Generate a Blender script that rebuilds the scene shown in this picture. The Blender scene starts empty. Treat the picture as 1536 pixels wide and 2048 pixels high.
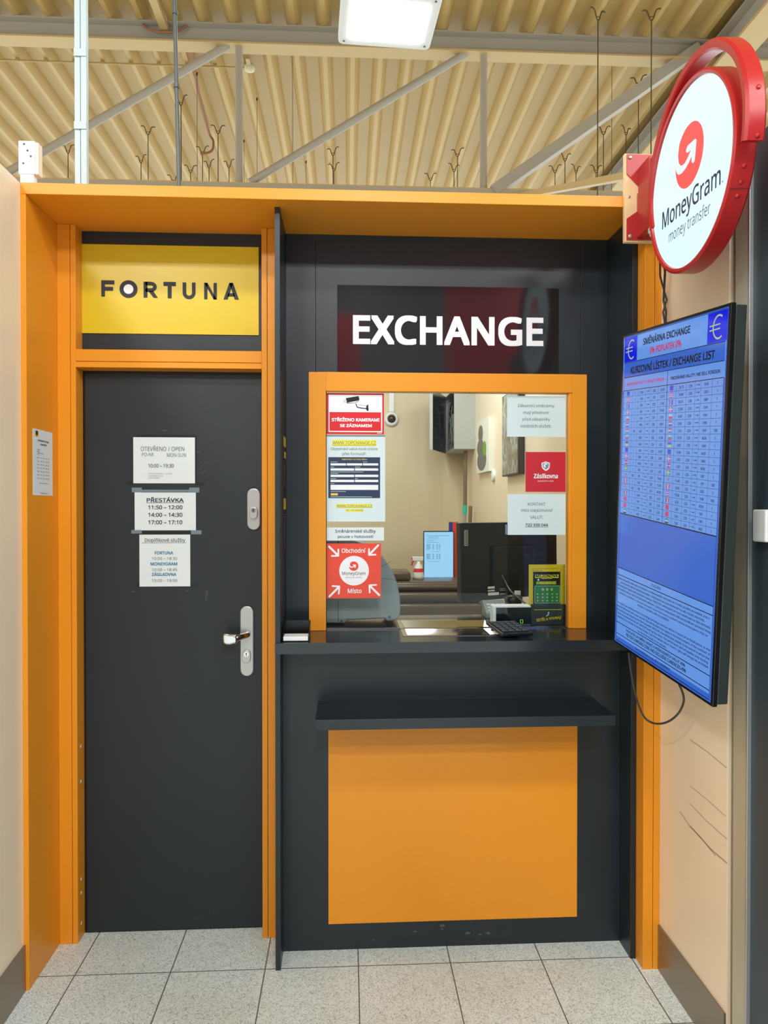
import bpy, bmesh, math, random
from mathutils import Vector, Matrix
random.seed(7)
C = bpy.context.scene.collection
PI = math.pi

# ------------------------------------------------------------------ camera model
F, YAW, PITCH, ROLL, H = 1405.756, 0.0511915, -0.0091640, -0.0000943, 1.491553
fw = Vector((math.sin(YAW)*math.cos(PITCH), math.cos(YAW)*math.cos(PITCH), math.sin(PITCH)))
rt = Vector((math.cos(YAW), -math.sin(YAW), 0)); up = rt.cross(fw)
EYE = Vector((0, 0, H))
cam = bpy.data.cameras.new('camera'); co = bpy.data.objects.new('camera', cam); C.objects.link(co)
cam.sensor_fit = 'VERTICAL'; cam.sensor_height = 24.0; cam.lens = 24.0*F/2048
cam.clip_start = 0.05; cam.clip_end = 100
co.matrix_world = Matrix(((rt.x, up.x, -fw.x, 0), (rt.y, up.y, -fw.y, 0), (rt.z, up.z, -fw.z, H), (0, 0, 0, 1)))
bpy.context.scene.camera = co

def ray(x, y): return rt*((x-768)/F) - up*((y-1024)/F) + fw
def onY(x, y, Y):
    v = ray(x, y); return v*(Y/v.y) + EYE
def onZ(x, y, z):
    v = ray(x, y); return v*((z-H)/v.z) + EYE
def onX(x, y, X):
    v = ray(x, y); return v*(X/v.x) + EYE

# ------------------------------------------------------------------ materials
def lin(c):
    r = []
    for v in c[:3]:
        v = v/255.0
        r.append(v/12.92 if v <= 0.04045 else ((v+0.055)/1.055)**2.4)
    return (r[0], r[1], r[2], 1.0)
MATS = {}
def mat(name, c, rough=0.5, metal=0.0, var=0.04, scale=6.0, bump=0.0, bscale=200.0, spec=0.5, coat=0.0, stretch=None, emit=None, estr=0.0):
    if name in MATS: return MATS[name]
    m = bpy.data.materials.new(name); m.use_nodes = True; MATS[name] = m
    nt = m.node_tree; N = nt.nodes; L = nt.links; b = N['Principled BSDF']
    b.inputs['Roughness'].default_value = rough; b.inputs['Metallic'].default_value = metal
    b.inputs['Specular IOR Level'].default_value = spec; b.inputs['Coat Weight'].default_value = coat
    tc = N.new('ShaderNodeTexCoord'); mp = N.new('ShaderNodeMapping'); L.new(tc.outputs['Object'], mp.inputs[0])
    if stretch: mp.inputs['Scale'].default_value = stretch
    nz = N.new('ShaderNodeTexNoise'); nz.inputs['Scale'].default_value = scale; nz.inputs['Detail'].default_value = 4
    L.new(mp.outputs[0], nz.inputs['Vector'])
    mx = N.new('ShaderNodeMix'); mx.data_type = 'RGBA'; L.new(nz.outputs['Fac'], mx.inputs[0])
    l = lin(c)
    mx.inputs[6].default_value = (l[0]*(1-var), l[1]*(1-var), l[2]*(1-var), 1)
    mx.inputs[7].default_value = (min(1, l[0]*(1+var)), min(1, l[1]*(1+var)), min(1, l[2]*(1+var)), 1)
    L.new(mx.outputs[2], b.inputs['Base Color'])
    if bump > 0:
        n2 = N.new('ShaderNodeTexNoise'); n2.inputs['Scale'].default_value = bscale; L.new(mp.outputs[0], n2.inputs['Vector'])
        bp = N.new('ShaderNodeBump'); bp.inputs['Strength'].default_value = bump; bp.inputs['Distance'].default_value = 0.002
        L.new(n2.outputs['Fac'], bp.inputs['Height']); L.new(bp.outputs[0], b.inputs['Normal'])
    if emit is not None:
        b.inputs['Emission Color'].default_value = lin(emit); b.inputs['Emission Strength'].default_value = estr
    return m

orange = mat('orange_laminate', (230, 148, 34), 0.34, var=0.03, spec=0.38, scale=2.5, bump=0.05, bscale=500)
black = mat('black_laminate', (26, 36, 43), 0.36, var=0.12, scale=5, stretch=(6, 6, 0.6), bump=0.06, bscale=60)
blackd = mat('black_door_laminate', (26, 36, 43), 0.44, var=0.10, scale=4, bump=0.05, bscale=300)
counterm = mat('black_counter_laminate', (29, 35, 43), 0.16, var=0.08, scale=5)
cream = mat('cream_laminate', (242, 224, 196), 0.32, var=0.035, scale=4, stretch=(8, 8, 0.35))
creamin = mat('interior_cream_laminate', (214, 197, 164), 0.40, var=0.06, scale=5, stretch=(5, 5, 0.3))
basem = mat('brushed_base_metal', (150, 140, 125), 0.34, 0.75, var=0.08, scale=3, stretch=(1, 1, 12))
steel = mat('brushed_steel', (185, 188, 188), 0.34, 0.7, var=0.05, scale=30)
chrome = mat('polished_steel', (200, 200, 200), 0.14, 1.0, var=0.03)
paper = mat('white_paper', (218, 228, 232), 0.7, var=0.02)
ink = mat('dark_ink', (48, 52, 58), 0.7)
inkg = mat('grey_ink', (84, 92, 98), 0.7)
inkb = mat('teal_ink', (20, 110, 150), 0.7)
yell = mat('yellow_film', (218, 190, 32), 0.28, var=0.03)
ylh = mat('yellow_highlight', (232, 226, 70), 0.6)
white = mat('white_paint', (232, 234, 234), 0.4, var=0.02)
whitef = mat('white_film', (235, 236, 240), 0.3, var=0.01)
red = mat('red_film', (214, 26, 38), 0.35, var=0.03)
redo = mat('orange_red_film', (226, 72, 52), 0.35, var=0.03)
redz = mat('crimson_film', (196, 40, 52), 0.35, var=0.03)
redpaint = mat('red_painted_metal', (176, 34, 36), 0.3, var=0.05)
navy = mat('navy_print', (32, 50, 84), 0.6)
blk = mat('black_plastic', (12, 13, 16), 0.3)
blkm = mat('matt_black_plastic', (14, 16, 19), 0.3)
gloss = mat('glossy_black_film', (30, 31, 34), 0.07, var=0.05, bump=0.03, bscale=25)
beige = mat('beige_roof_steel', (186, 154, 92), 0.5, var=0.05, scale=1.5, bump=0.05, bscale=20)
beigel = mat('beige_beam_paint', (192, 162, 106), 0.5, var=0.04, scale=2)
greyst = mat('grey_beam_paint', (168, 158, 140), 0.5, var=0.05, scale=3)
rodm = mat('dark_rod_steel', (92, 78, 48), 0.5, 0.3)
rust = mat('rusty_clip', (150, 98, 66), 0.7)
galv = mat('white_painted_rail', (186, 200, 202), 0.4, var=0.03)
dgrey = mat('dark_grey_tube', (88, 94, 92), 0.4, 0.3)
wood = mat('plain_pine_board', (226, 196, 150), 0.6, var=0.1, scale=6, stretch=(14, 14, 1))
tapeb = mat('black_tape', (14, 14, 16), 0.35)
tapec = mat('clear_tape', (110, 130, 146), 0.3)
greyp = mat('grey_machine_plastic', (142, 150, 156), 0.45, var=0.05, bump=0.1, bscale=600)
greyd = mat('machine_seam', (70, 76, 82), 0.6)
leather = mat('brown_leather', (88, 72, 56), 0.3, var=0.3, scale=14, bump=0.5, bscale=60)
rackm = mat('light_grey_cabinet_steel', (178, 182, 176), 0.4, var=0.03)
rackd = mat('cabinet_dark_interior', (26, 28, 28), 0.6)
cabm = mat('grey_cable', (120, 124, 116), 0.5)
brownp = mat('brown_pole', (116, 98, 74), 0.5)
teal = mat('teal_plastic', (40, 190, 168), 0.4)
canvas = mat('white_canvas', (226, 226, 214), 0.7)
stone = mat('grey_stone_print', (118, 114, 106), 0.7, var=0.25, scale=30)
leafg = mat('green_leaf_print', (116, 168, 52), 0.7)
redb = mat('red_card', (222, 62, 34), 0.5); blueb = mat('blue_card', (34, 44, 150), 0.5)
cardw = mat('white_card', (238, 242, 246), 0.5)
greenf = mat('green_ticket_print', (30, 122, 70), 0.5, var=0.2, scale=200)
darkt = mat('dark_card_print', (48, 56, 58), 0.45)
goldp = mat('gold_print', (226, 190, 96), 0.5)
mint = mat('mint_print', (190, 232, 212), 0.5)
scuff = mat('pale_scuff', (150, 138, 120), 0.8)
chipm = mat('pale_chip', (214, 208, 198), 0.8)
grime = mat('grey_grime', (84, 84, 80), 0.9, var=0.3, scale=60)
darkpanel = mat('dark_blue_grey_panel', (56, 70, 78), 0.45, var=0.05)
hallw = mat('hall_wall_paint', (112, 114, 116), 0.7)
hallr = mat('red_hall_fascia', (190, 22, 40), 0.4)

def emission(name, c, s, rough=0.15, base=None):
    m = bpy.data.materials.new(name); m.use_nodes = True; MATS[name] = m
    b = m.node_tree.nodes['Principled BSDF']
    N = m.node_tree.nodes; L = m.node_tree.links
    b.inputs['Base Color'].default_value = lin(base or c); b.inputs['Roughness'].default_value = rough
    nz = N.new('ShaderNodeTexNoise'); nz.inputs['Scale'].default_value = 3.0
    mx = N.new('ShaderNodeMix'); mx.data_type = 'RGBA'; l = lin(c); L.new(nz.outputs['Fac'], mx.inputs[0])
    mx.inputs[6].default_value = (l[0]*.97, l[1]*.97, l[2]*.97, 1); mx.inputs[7].default_value = (l[0], l[1], l[2], 1)
    L.new(mx.outputs[2], b.inputs['Emission Color']); b.inputs['Emission Strength'].default_value = s
    return m
scr_t = emission('screen_light_blue', (104, 156, 236), 0.80, 0.12, base=(10, 12, 20))
scr_d = emission('screen_mid_blue', (58, 106, 208), 0.80, 0.12, base=(10, 12, 20))
scr_n = emission('screen_deep_blue', (10, 26, 214), 0.9, 0.12, base=(10, 12, 20))
scr_k = mat('screen_black_print', (6, 10, 32), 0.3)
scr_r = emission('screen_red', (196, 40, 96), 0.8, 0.2, base=(40, 10, 20))
scr_y = emission('screen_euro_yellow', (176, 196, 150), 0.8, 0.2, base=(40, 40, 20))
doc = emission('document_screen', (160, 212, 250), 0.95, 0.2, base=(20, 22, 24))
lit = emission('sign_light_white', (212, 247, 255), 0.86, 0.3, base=(120, 124, 128))
litred = emission('sign_light_red', (246, 84, 84), 0.9, 0.3, base=(120, 20, 20))
lampm = emission('lamp_diffuser_light', (246, 255, 250), 22.0, 0.3)
ledg = emission('green_digit_light', (120, 220, 60), 1.0)
flagc = {k: emission('flag_'+k, c, 0.8, 0.2, base=(20, 20, 20)) for k, c in dict(blue=(48, 74, 214), red=(206, 52, 110), white=(150, 190, 245), green=(60, 140, 150), yellow=(190, 190, 120), dark=(20, 30, 70)).items()}

def glass_mat():
    m = bpy.data.materials.new('clear_glass'); m.use_nodes = True; nt = m.node_tree; N = nt.nodes; L = nt.links
    N.remove(N['Principled BSDF']); out = N['Material Output']
    t = N.new('ShaderNodeBsdfTransparent'); t.inputs[0].default_value = (0.93, 0.965, 0.95, 1)
    g = N.new('ShaderNodeBsdfGlossy'); g.inputs['Roughness'].default_value = 0.0
    fr = N.new('ShaderNodeFresnel'); fr.inputs[0].default_value = 1.33
    mx = N.new('ShaderNodeMixShader'); L.new(fr.outputs[0], mx.inputs[0]); L.new(t.outputs[0], mx.inputs[1]); L.new(g.outputs[0], mx.inputs[2])
    L.new(mx.outputs[0], out.inputs['Surface']); return m
glass = glass_mat()

def floor_mat():
    m = bpy.data.materials.new('speckled_floor_tile'); m.use_nodes = True; nt = m.node_tree; N = nt.nodes; L = nt.links; b = N['Principled BSDF']
    tc = N.new('ShaderNodeTexCoord'); sp = N.new('ShaderNodeSeparateXYZ'); L.new(tc.outputs['Object'], sp.inputs[0])
    def M(op, a, b_=None, c_=None):
        n = N.new('ShaderNodeMath'); n.operation = op
        for i, v in enumerate((a, b_, c_)):
            if v is None: continue
            if isinstance(v, (int, float)): n.inputs[i].default_value = v
            else: L.new(v, n.inputs[i])
        return n.outputs[0]
    def line(s, off):
        q = M('DIVIDE', M('SUBTRACT', s, off), 0.3); f = M('FRACT', q); d = M('MINIMUM', f, M('SUBTRACT', 1.0, f)); return M('LESS_THAN', d, 0.0062), M('FLOOR', q)
    lx, ix = line(sp.outputs[0], 0.033); ly, iy = line(sp.outputs[1], 2.2645)
    g = M('MAXIMUM', lx, ly)
    v1 = N.new('ShaderNodeTexVoronoi'); v1.inputs['Scale'].default_value = 210; L.new(tc.outputs['Object'], v1.inputs['Vector'])
    wn = N.new('ShaderNodeTexNoise'); wn.inputs['Scale'].default_value = 105; wn.inputs['Detail'].default_value = 6; wn.inputs['Distortion'].default_value = 2.5; L.new(tc.outputs['Object'], wn.inputs['Vector'])
    cr = N.new('ShaderNodeValToRGB'); cr.color_ramp.elements[0].position = 0.40; cr.color_ramp.elements[1].position = 0.50
    cr.color_ramp.elements[0].color = lin((170, 182, 182)); cr.color_ramp.elements[1].color = lin((228, 240, 240)); L.new(wn.outputs['Fac'], cr.inputs[0])
    cr2 = N.new('ShaderNodeValToRGB'); cr2.color_ramp.elements[0].position = 0.02; cr2.color_ramp.elements[1].position = 0.22
    cr2.color_ramp.elements[0].color = (0.55, 0.55, 0.52, 1); cr2.color_ramp.elements[1].color = (1, 1, 1, 1); L.new(v1.outputs['Distance'], cr2.inputs[0])
    mu = N.new('ShaderNodeMix'); mu.data_type = 'RGBA'; mu.blend_type = 'MULTIPLY'; mu.inputs[0].default_value = 0.6
    L.new(cr.outputs[0], mu.inputs[6]); L.new(cr2.outputs[0], mu.inputs[7])
    # worn dirt that gathers in patches
    dn = N.new('ShaderNodeTexNoise'); dn.inputs['Scale'].default_value = 2.2; dn.inputs['Detail'].default_value = 6; L.new(tc.outputs['Object'], dn.inputs['Vector'])
    dr = N.new('ShaderNodeValToRGB'); dr.color_ramp.elements[0].position = 0.30; dr.color_ramp.elements[1].position = 0.55
    dr.color_ramp.elements[0].color = (0.90, 0.88, 0.84, 1); dr.color_ramp.elements[1].color = (1, 1, 1, 1); L.new(dn.outputs['Fac'], dr.inputs[0])
    m2 = N.new('ShaderNodeMix'); m2.data_type = 'RGBA'; m2.blend_type = 'MULTIPLY'; m2.inputs[0].default_value = 1.0
    L.new(mu.outputs[2], m2.inputs[6]); L.new(dr.outputs[0], m2.inputs[7])
    mx = N.new('ShaderNodeMix'); mx.data_type = 'RGBA'; L.new(g, mx.inputs[0]); L.new(m2.outputs[2], mx.inputs[6]); mx.inputs[7].default_value = lin((96, 99, 98))
    L.new(mx.outputs[2], b.inputs['Base Color']); b.inputs['Roughness'].default_value = 0.42
    bp = N.new('ShaderNodeBump'); bp.inputs['Strength'].default_value = 0.4; bp.inputs['Distance'].default_value = 0.002; bp.invert = True
    L.new(g, bp.inputs['Height']); L.new(bp.outputs[0], b.inputs['Normal'])
    return m
floorm = floor_mat()

def picture_mat():
    m = bpy.data.materials.new('blurry_landscape_print'); m.use_nodes = True; nt = m.node_tree; N = nt.nodes; L = nt.links; b = N['Principled BSDF']
    tc = N.new('ShaderNodeTexCoord'); nz = N.new('ShaderNodeTexNoise'); nz.inputs['Scale'].default_value = 9; nz.inputs['Detail'].default_value = 8; nz.inputs['Distortion'].default_value = 1.5
    L.new(tc.outputs['Object'], nz.inputs['Vector']); cr = N.new('ShaderNodeValToRGB'); e = cr.color_ramp.elements
    e[0].position = 0.3; e[0].color = lin((96, 84, 66)); e[1].position = 0.7; e[1].color = lin((186, 180, 160))
    k = e.new(0.45); k.color = lin((140, 128, 104)); k = e.new(0.55); k.color = lin((150, 156, 150))
    L.new(nz.outputs['Fac'], cr.inputs[0]); L.new(cr.outputs[0], b.inputs['Base Color']); b.inputs['Roughness'].default_value = 0.6
    return m
picm = picture_mat()

# ------------------------------------------------------------------ mesh builder
class MB:
    def __init__(s): s.v = []; s.f = []; s.m = []; s.mats = []; s.sm = []
    def mi(s, m):
        if m not in s.mats: s.mats.append(m)
        return s.mats.index(m)
    def add(s, vs, fs, m, smooth=False):
        n = len(s.v); s.v += [Vector(a) for a in vs]; i = s.mi(m)
        for f in fs: s.f.append([n+k for k in f]); s.m.append(i); s.sm.append(smooth)
        return s
    def box(s, x0, x1, y0, y1, z0, z1, m):
        vs = [(x, y, z) for z in (z0, z1) for y in (y0, y1) for x in (x0, x1)]
        return s.add(vs, [(0, 2, 3, 1), (4, 5, 7, 6), (0, 1, 5, 4), (2, 6, 7, 3), (0, 4, 6, 2), (1, 3, 7, 5)], m)
    def bar(s, a, b, w, h, m, upv=(0, 0, 1)):
        a = Vector(a); b = Vector(b); d = (b-a).normalized(); r = d.cross(Vector(upv))
        if r.length < 1e-5: r = d.cross(Vector((0, 1, 0)))
        r.normalize(); u = r.cross(d)
        vs = [p + r*(i*w/2) + u*(j*h/2) for p in (a, b) for j in (-1, 1) for i in (-1, 1)]
        return s.add(vs, [(0, 2, 3, 1), (4, 5, 7, 6), (0, 1, 5, 4), (2, 6, 7, 3), (0, 4, 6, 2), (1, 3, 7, 5)], m)
    def tube(s, pts, r, m, n=10, caps=True):
        pts = [Vector(p) for p in pts]; rs = r if isinstance(r, (list, tuple)) else [r]*len(pts)
        vs = []; prev = None
        for i, p in enumerate(pts):
            d = (pts[min(i+1, len(pts)-1)] - pts[max(i-1, 0)]).normalized()
            if prev is None:
                a = d.cross(Vector((0, 0, 1)))
                if a.length < 1e-3: a = d.cross(Vector((1, 0, 0)))
            else: a = prev - d*prev.dot(d)
            a.normalize(); prev = a; b = d.cross(a)
            for k in range(n):
                t = 2*PI*k/n; vs.append(p + (a*math.cos(t) + b*math.sin(t))*rs[i])
        fs = [(i*n+k, i*n+(k+1) % n, (i+1)*n+(k+1) % n, (i+1)*n+k) for i in range(len(pts)-1) for k in range(n)]
        s.add(vs, fs, m, True)
        if caps:
            s.add(vs[:n], [tuple(range(n))[::-1]], m); s.add(vs[-n:], [tuple(range(n))], m)
        return s
    def lathe(s, o, axis, prof, m, n=32):
        o = Vector(o); ax = Vector(axis).normalized(); a = ax.cross(Vector((0, 0, 1)))
        if a.length < 1e-3: a = Vector((1, 0, 0))
        a.normalize(); b = ax.cross(a); vs = []
        for r, h in prof:
            for k in range(n): t = 2*PI*k/n; vs.append(o + ax*h + (a*math.cos(t)+b*math.sin(t))*r)
        fs = [(i*n+k, i*n+(k+1) % n, (i+1)*n+(k+1) % n, (i+1)*n+k) for i in range(len(prof)-1) for k in range(n)]
        return s.add(vs, fs, m, True)
    def prism(s, poly, O, u, v, n, h0, h1, m, smooth=False):
        k = len(poly); vs = [O+u*a+v*b+n*h0 for a, b in poly] + [O+u*a+v*b+n*h1 for a, b in poly]
        s.add(vs, [tuple(range(k))[::-1], tuple(range(k, 2*k))], m)
        return s.add(vs, [(i, (i+1) % k, k+(i+1) % k, k+i) for i in range(k)], m, smooth)
    def build(s, name, parent=None, origin=None, bevel=0.0, seg=2):
        if parent is not None: o0 = Vector(parent['o_']) if 'o_' in parent else parent.matrix_world.translation
        elif origin is not None: o0 = Vector(origin)
        else:
            xs = [p.x for p in s.v]; ys = [p.y for p in s.v]; zs = [p.z for p in s.v]
            o0 = Vector(((min(xs)+max(xs))/2, (min(ys)+max(ys))/2, min(zs)))
        me = bpy.data.meshes.new(name); me.from_pydata([p-o0 for p in s.v], [], s.f)
        for m in s.mats: me.materials.append(m)
        me.polygons.foreach_set('material_index', s.m); me.polygons.foreach_set('use_smooth', s.sm); me.update()
        o = bpy.data.objects.new(name, me); C.objects.link(o)
        if parent is not None: o.parent = parent
        else: o.location = o0
        ORG[o.name] = o0
        if bevel > 0:
            bm = bmesh.new(); bm.from_mesh(me); bmesh.ops.remove_doubles(bm, verts=bm.verts, dist=1e-6)
            bmesh.ops.recalc_face_normals(bm, faces=bm.faces); bm.to_mesh(me); bm.free()
            md = o.modifiers.new('bevel', 'BEVEL'); md.width = bevel; md.segments = seg; md.limit_method = 'ANGLE'; md.angle_limit = math.radians(40)
        return o
def smooth(pts, n=6):
    p = [Vector(q) for q in pts]; r = []
    for i in range(len(p)-1):
        a, b, c, d = p[max(i-1, 0)], p[i], p[i+1], p[min(i+2, len(p)-1)]
        for k in range(n):
            t = k/n; r.append(0.5*((2*b)+(c-a)*t+(2*a-5*b+4*c-d)*t*t+(3*b-a-3*c+d)*t*t*t))
    return r+[p[-1]]
ORG = {}
_b = MB.build
def build(self, name, parent=None, origin=None, bevel=0.0, seg=2):
    if parent is not None: parent['o_'] = list(ORG[parent.name])
    o = _b(self, name, parent, origin, bevel, seg)
    if parent is not None: del parent['o_']
    return o
MB.build = build
def thing(name, label, cat, o, group=None):
    e = bpy.data.objects.new(name, None); e.empty_display_size = 0.1; C.objects.link(e); e.location = Vector(o); ORG[e.name] = Vector(o)
    e['label'] = label; e['category'] = cat
    if group: e['group'] = group
    return e
def tag(o, label, cat, group=None):
    o['label'] = label; o['category'] = cat
    if group: o['group'] = group
    return o
def struct(o): o['kind'] = 'structure'; return o

# ------------------------------------------------------------------ flat art on planes
TC = {}
FONT = None
try:      # a plain sans that ships with Blender itself; the built-in font is the fallback
    import os
    fd = bpy.utils.system_resource('DATAFILES', path='fonts')
    FONT = bpy.data.fonts.load(os.path.join(fd, [f for f in sorted(os.listdir(fd)) if f.startswith('NotoSansHebrew')][0]))
except Exception:
    FONT = None
def text_geo(s, bold=0.0, res=3, space=1.0):
    k = (s, bold, res, space)
    if k in TC: return TC[k]
    cu = bpy.data.curves.new('t', 'FONT'); cu.body = s; cu.font = FONT or cu.font; cu.size = 1.0; cu.resolution_u = res; cu.space_character = space
    o = bpy.data.objects.new('t', cu); C.objects.link(o); bpy.context.view_layer.update()
    dg = bpy.context.evaluated_depsgraph_get(); me = bpy.data.meshes.new_from_object(o.evaluated_get(dg))
    vs = [(p.co.x, p.co.y, 0.0) for p in me.vertices]; fs = [tuple(p.vertices) for p in me.polygons]
    bpy.data.objects.remove(o); bpy.data.curves.remove(cu); bpy.data.meshes.remove(me)
    if bold > 0.003:      # heavier strokes: the outline swept a little in every direction
        nd = 8 if res > 3 else 4; v0, f0 = vs, fs; vs, fs = list(v0), list(f0)
        for d in range(nd):
            t_ = 2*PI*(d+(.5 if nd == 4 else 0))/nd; b_ = len(vs); dx, dy = [bold*max(-1, min(1, 1.5*f_(t_))) for f_ in (math.cos, math.sin)]
            vs += [(x+dx, y+dy, (d+1)*4e-5) for x, y, _ in v0]; fs += [tuple(b_+i for i in f) for f in f0]
    xs = [a[0] for a in vs] or [0, 1]; ys = [a[1] for a in vs] or [0, 1]
    TC[k] = (vs, fs, min(xs), max(xs), min(ys), max(ys)); return TC[k]
class Art:
    """drawing on a plane O + u*a + v*b, n towards the viewer; crop = (x, y, scale) of the zoomed view measured"""
    def __init__(s, O, u, v, crop=(0, 0, 1.0)):
        s.O = Vector(O); s.u = Vector(u).normalized(); s.v = Vector(v).normalized(); s.n = s.u.cross(s.v); s.c = crop; s.mb = MB()
    def at(s, x, y):
        x = s.c[0]+x/s.c[2]; y = s.c[1]+y/s.c[2]; r = ray(x, y); t = ((s.O-EYE).dot(s.n))/r.dot(s.n); P = EYE+r*t-s.O
        return P.dot(s.u), P.dot(s.v)
    def bb(s, x0, y0, x1, y1):
        xm, ym = (x0+x1)/2, (y0+y1)/2
        return s.at(x0, ym)[0], s.at(x1, ym)[0], s.at(xm, y1)[1], s.at(xm, y0)[1]
    def W(s, a, b, h=0): return s.O+s.u*a+s.v*b+s.n*h
    def R(s, a0, a1, b0, b1, m, h=0.0004):
        s.mb.add([s.W(a0, b0, h), s.W(a1, b0, h), s.W(a1, b1, h), s.W(a0, b1, h)], [(0, 1, 2, 3)], m); return s
    def T(s, t, a0, a1, b0, b1, m, bold=0.0, h=0.0008, res=3, rot=0.0, space=1.0):
        vs, fs, x0, x1, y0, y1 = text_geo(t, bold, res, space)
        ca, cb = (a0+a1)/2, (b0+b1)/2; q = []
        for x, y, z in vs:
            a = a0+(x-x0)/(x1-x0)*(a1-a0)-ca; b = b0+(y-y0)/(y1-y0)*(b1-b0)-cb
            q.append(s.W(ca+a*math.cos(rot)-b*math.sin(rot), cb+a*math.sin(rot)+b*math.cos(rot), h+z))
        s.mb.add(q, fs, m); return s
    def TH(s, t, ca, cb, hgt, m, bold=0.0, h=0.0008, res=2, align=0, wscale=1.0):
        vs, fs, x0, x1, y0, y1 = text_geo(t, bold, res)
        k = hgt/0.72; w = (x1-x0)*k*wscale
        a0 = ca-w/2 if align == 0 else ca
        s.mb.add([s.W(a0+(x-x0)*k*wscale, cb-hgt/2+y*k, h+z) for x, y, z in vs], fs, m); return s
    def poly(s, pts, m, h=0.0008):
        s.mb.add([s.W(a, b, h) for a, b in pts], [tuple(range(len(pts)))], m); return s
    def circ(s, ca, cb, r, m, h=0.0008, n=48): return s.poly([(ca+r*math.cos(2*PI*k/n), cb+r*math.sin(2*PI*k/n)) for k in range(n)], m, h)
    def strip(s, pts, w, m, h=0.0012):
        q = []
        for i, p in enumerate(pts):
            a = Vector(pts[max(0, i-1)]); b = Vector(pts[min(len(pts)-1, i+1)]); d = (b-a).normalized(); nn = Vector((-d.y, d.x))
            ww = w[i] if isinstance(w, (list, tuple)) else w
            q += [Vector(p)+nn*ww/2, Vector(p)-nn*ww/2]
        s.mb.add([s.W(p.x, p.y, h) for p in q], [(2*i, 2*i+1, 2*i+3, 2*i+2) for i in range(len(pts)-1)], m); return s
    # in measured (crop) coordinates
    def r(s, x0, y0, x1, y1, m, h=0.0004): return s.R(*s.bb(x0, y0, x1, y1), m, h)
    def t(s, t, x0, y0, x1, y1, m, bold=0.0, h=0.0008, **k): return s.T(t, *s.bb(x0, y0, x1, y1), m, bold, h, **k)
    def p(s, pts, m, h=0.0008): return s.poly([s.at(*q) for q in pts], m, h)
    def sheet(s, x0, y0, x1, y1, m, th=0.0008):
        a0, a1, b0, b1 = s.bb(x0, y0, x1, y1); return s.slab(a0, a1, b0, b1, m, th)
    def slab(s, a0, a1, b0, b1, m, th=0.0008):
        mb = MB(); mb.prism([(a0, b0), (a1, b0), (a1, b1), (a0, b1)], s.O, s.u, s.v, s.n, -th, 0, m); return mb
XU, ZU = (1, 0, 0), (0, 0, 1)
def swirl(A, ca, cb, R, cm, wm, rot=0.0, h=0.0008):
    """round badge with a curved arrow"""
    A.circ(ca, cb, R, cm, h)
    def tr(x, y):
        c_, s_ = math.cos(rot), math.sin(rot); return (ca+R*(x*c_-y*s_), cb+R*(x*s_+y*c_))
    A.poly([tr(*q) for q in [(-0.97, 0.49), (-0.985, 0.27), (-0.96, -0.02), (-0.86, -0.2), (-0.73, -0.3), (-0.5, -0.34), (-0.24, -0.31), (0.01, -0.22), (0.19, -0.11), (0.19, -0.31), (0.28, -0.39), (0.39, -0.37), (0.46, -0.12), (0.53, 0.25), (0.46, 0.31), (0.21, 0.33), (-0.07, 0.36), (-0.18, 0.28), (-0.19, 0.21), (-0.12, 0.14), (0.02, 0.12), (0.16, 0.11), (-0.05, -0.02), (-0.27, -0.11), (-0.43, -0.11), (-0.59, -0.06), (-0.74, 0.1), (-0.79, 0.35), (-0.71, 0.67), (-0.54, 0.88), (-0.41, 1.0), (-0.8, 0.9), (-1.02, 0.74)]], wm, h+0.0005)

# key planes (metres)
YF, YV, YP, YU, YS, YD = 2.20, 2.255, 2.352, 2.475, 2.428, 2.487
XL, XR, ZT = -0.995, 1.0, 2.472
ZC = 1.053
YB = 6.05

# ------------------------------------------------------------------ the setting
o = MB().box(-9, 9, -7, 13, -0.05, 0, floorm).build('floor', origin=(0, 0, 0)); struct(o)
struct(MB().box(XL-0.03, XL, -0.4, YB, 0, ZT, cream).build('wall_left'))
struct(MB().box(XL, XL+0.006, -0.4, YF, 0, 0.142, basem).build('baseboard_left'))
wr = struct(MB().box(XR, XR+0.03, 1.802, YB, 0, ZT, cream).build('wall_right'))
struct(MB().box(XR-0.006, XR, 1.802, YF, 0, 0.145, basem).build('baseboard_right'))
# shallow scratches on the right wall
A = Art((XR-0.0006, 0, 0), (0, -1, 0), ZU, (1380, 1350, 2.933))
for pts, w in [([(0, 885), (60, 950), (120, 1020), (218, 1105)], .003), ([(0, 755), (90, 850), (218, 965)], .0016), ([(0, 650), (110, 740), (210, 830)], .0014), ([(0, 380), (100, 450), (215, 545)], .0018),
               ([(-60, 800), (0, 890), (70, 965), (150, 1060)], .0022)]:
    A.strip([A.at(*q) for q in pts], w, scuff, 0.0)
A.mb.build('scratch', wr)
struct(MB().box(XL, XR, YB, YB+0.03, 0, ZT, creamin).build('wall_back'))
# right end of the booth: recess, metal corner profile, dark panel
struct(MB().box(XR+0.012, XR+0.03, 1.766, 1.802, 0, 2.44, basem).build('trim_1'))
struct(MB().box(XR-0.004, XR+0.03, 1.703, 1.766, 0, 2.44, mat('warm_grey_profile', (186, 182, 160), 0.4, 0.2, var=0.05, stretch=(3, 3, .5))).box(XR-0.006, XR+0.01, 1.699, 1.705, 0, 2.44, steel).build('trim_2', bevel=0.001))
dp = struct(MB().box(XR+0.004, XR+0.03, 0.6, 1.699, 0, 2.40, darkpanel).build('wall_dark'))
dk = MB().box(XR-0.022, XR+0.004, 1.60, 1.655, 1.405, 1.482, white).build('white_switch_box', bevel=0.004); tag(dk, 'small white box on the dark panel at the right edge', 'box')
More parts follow.
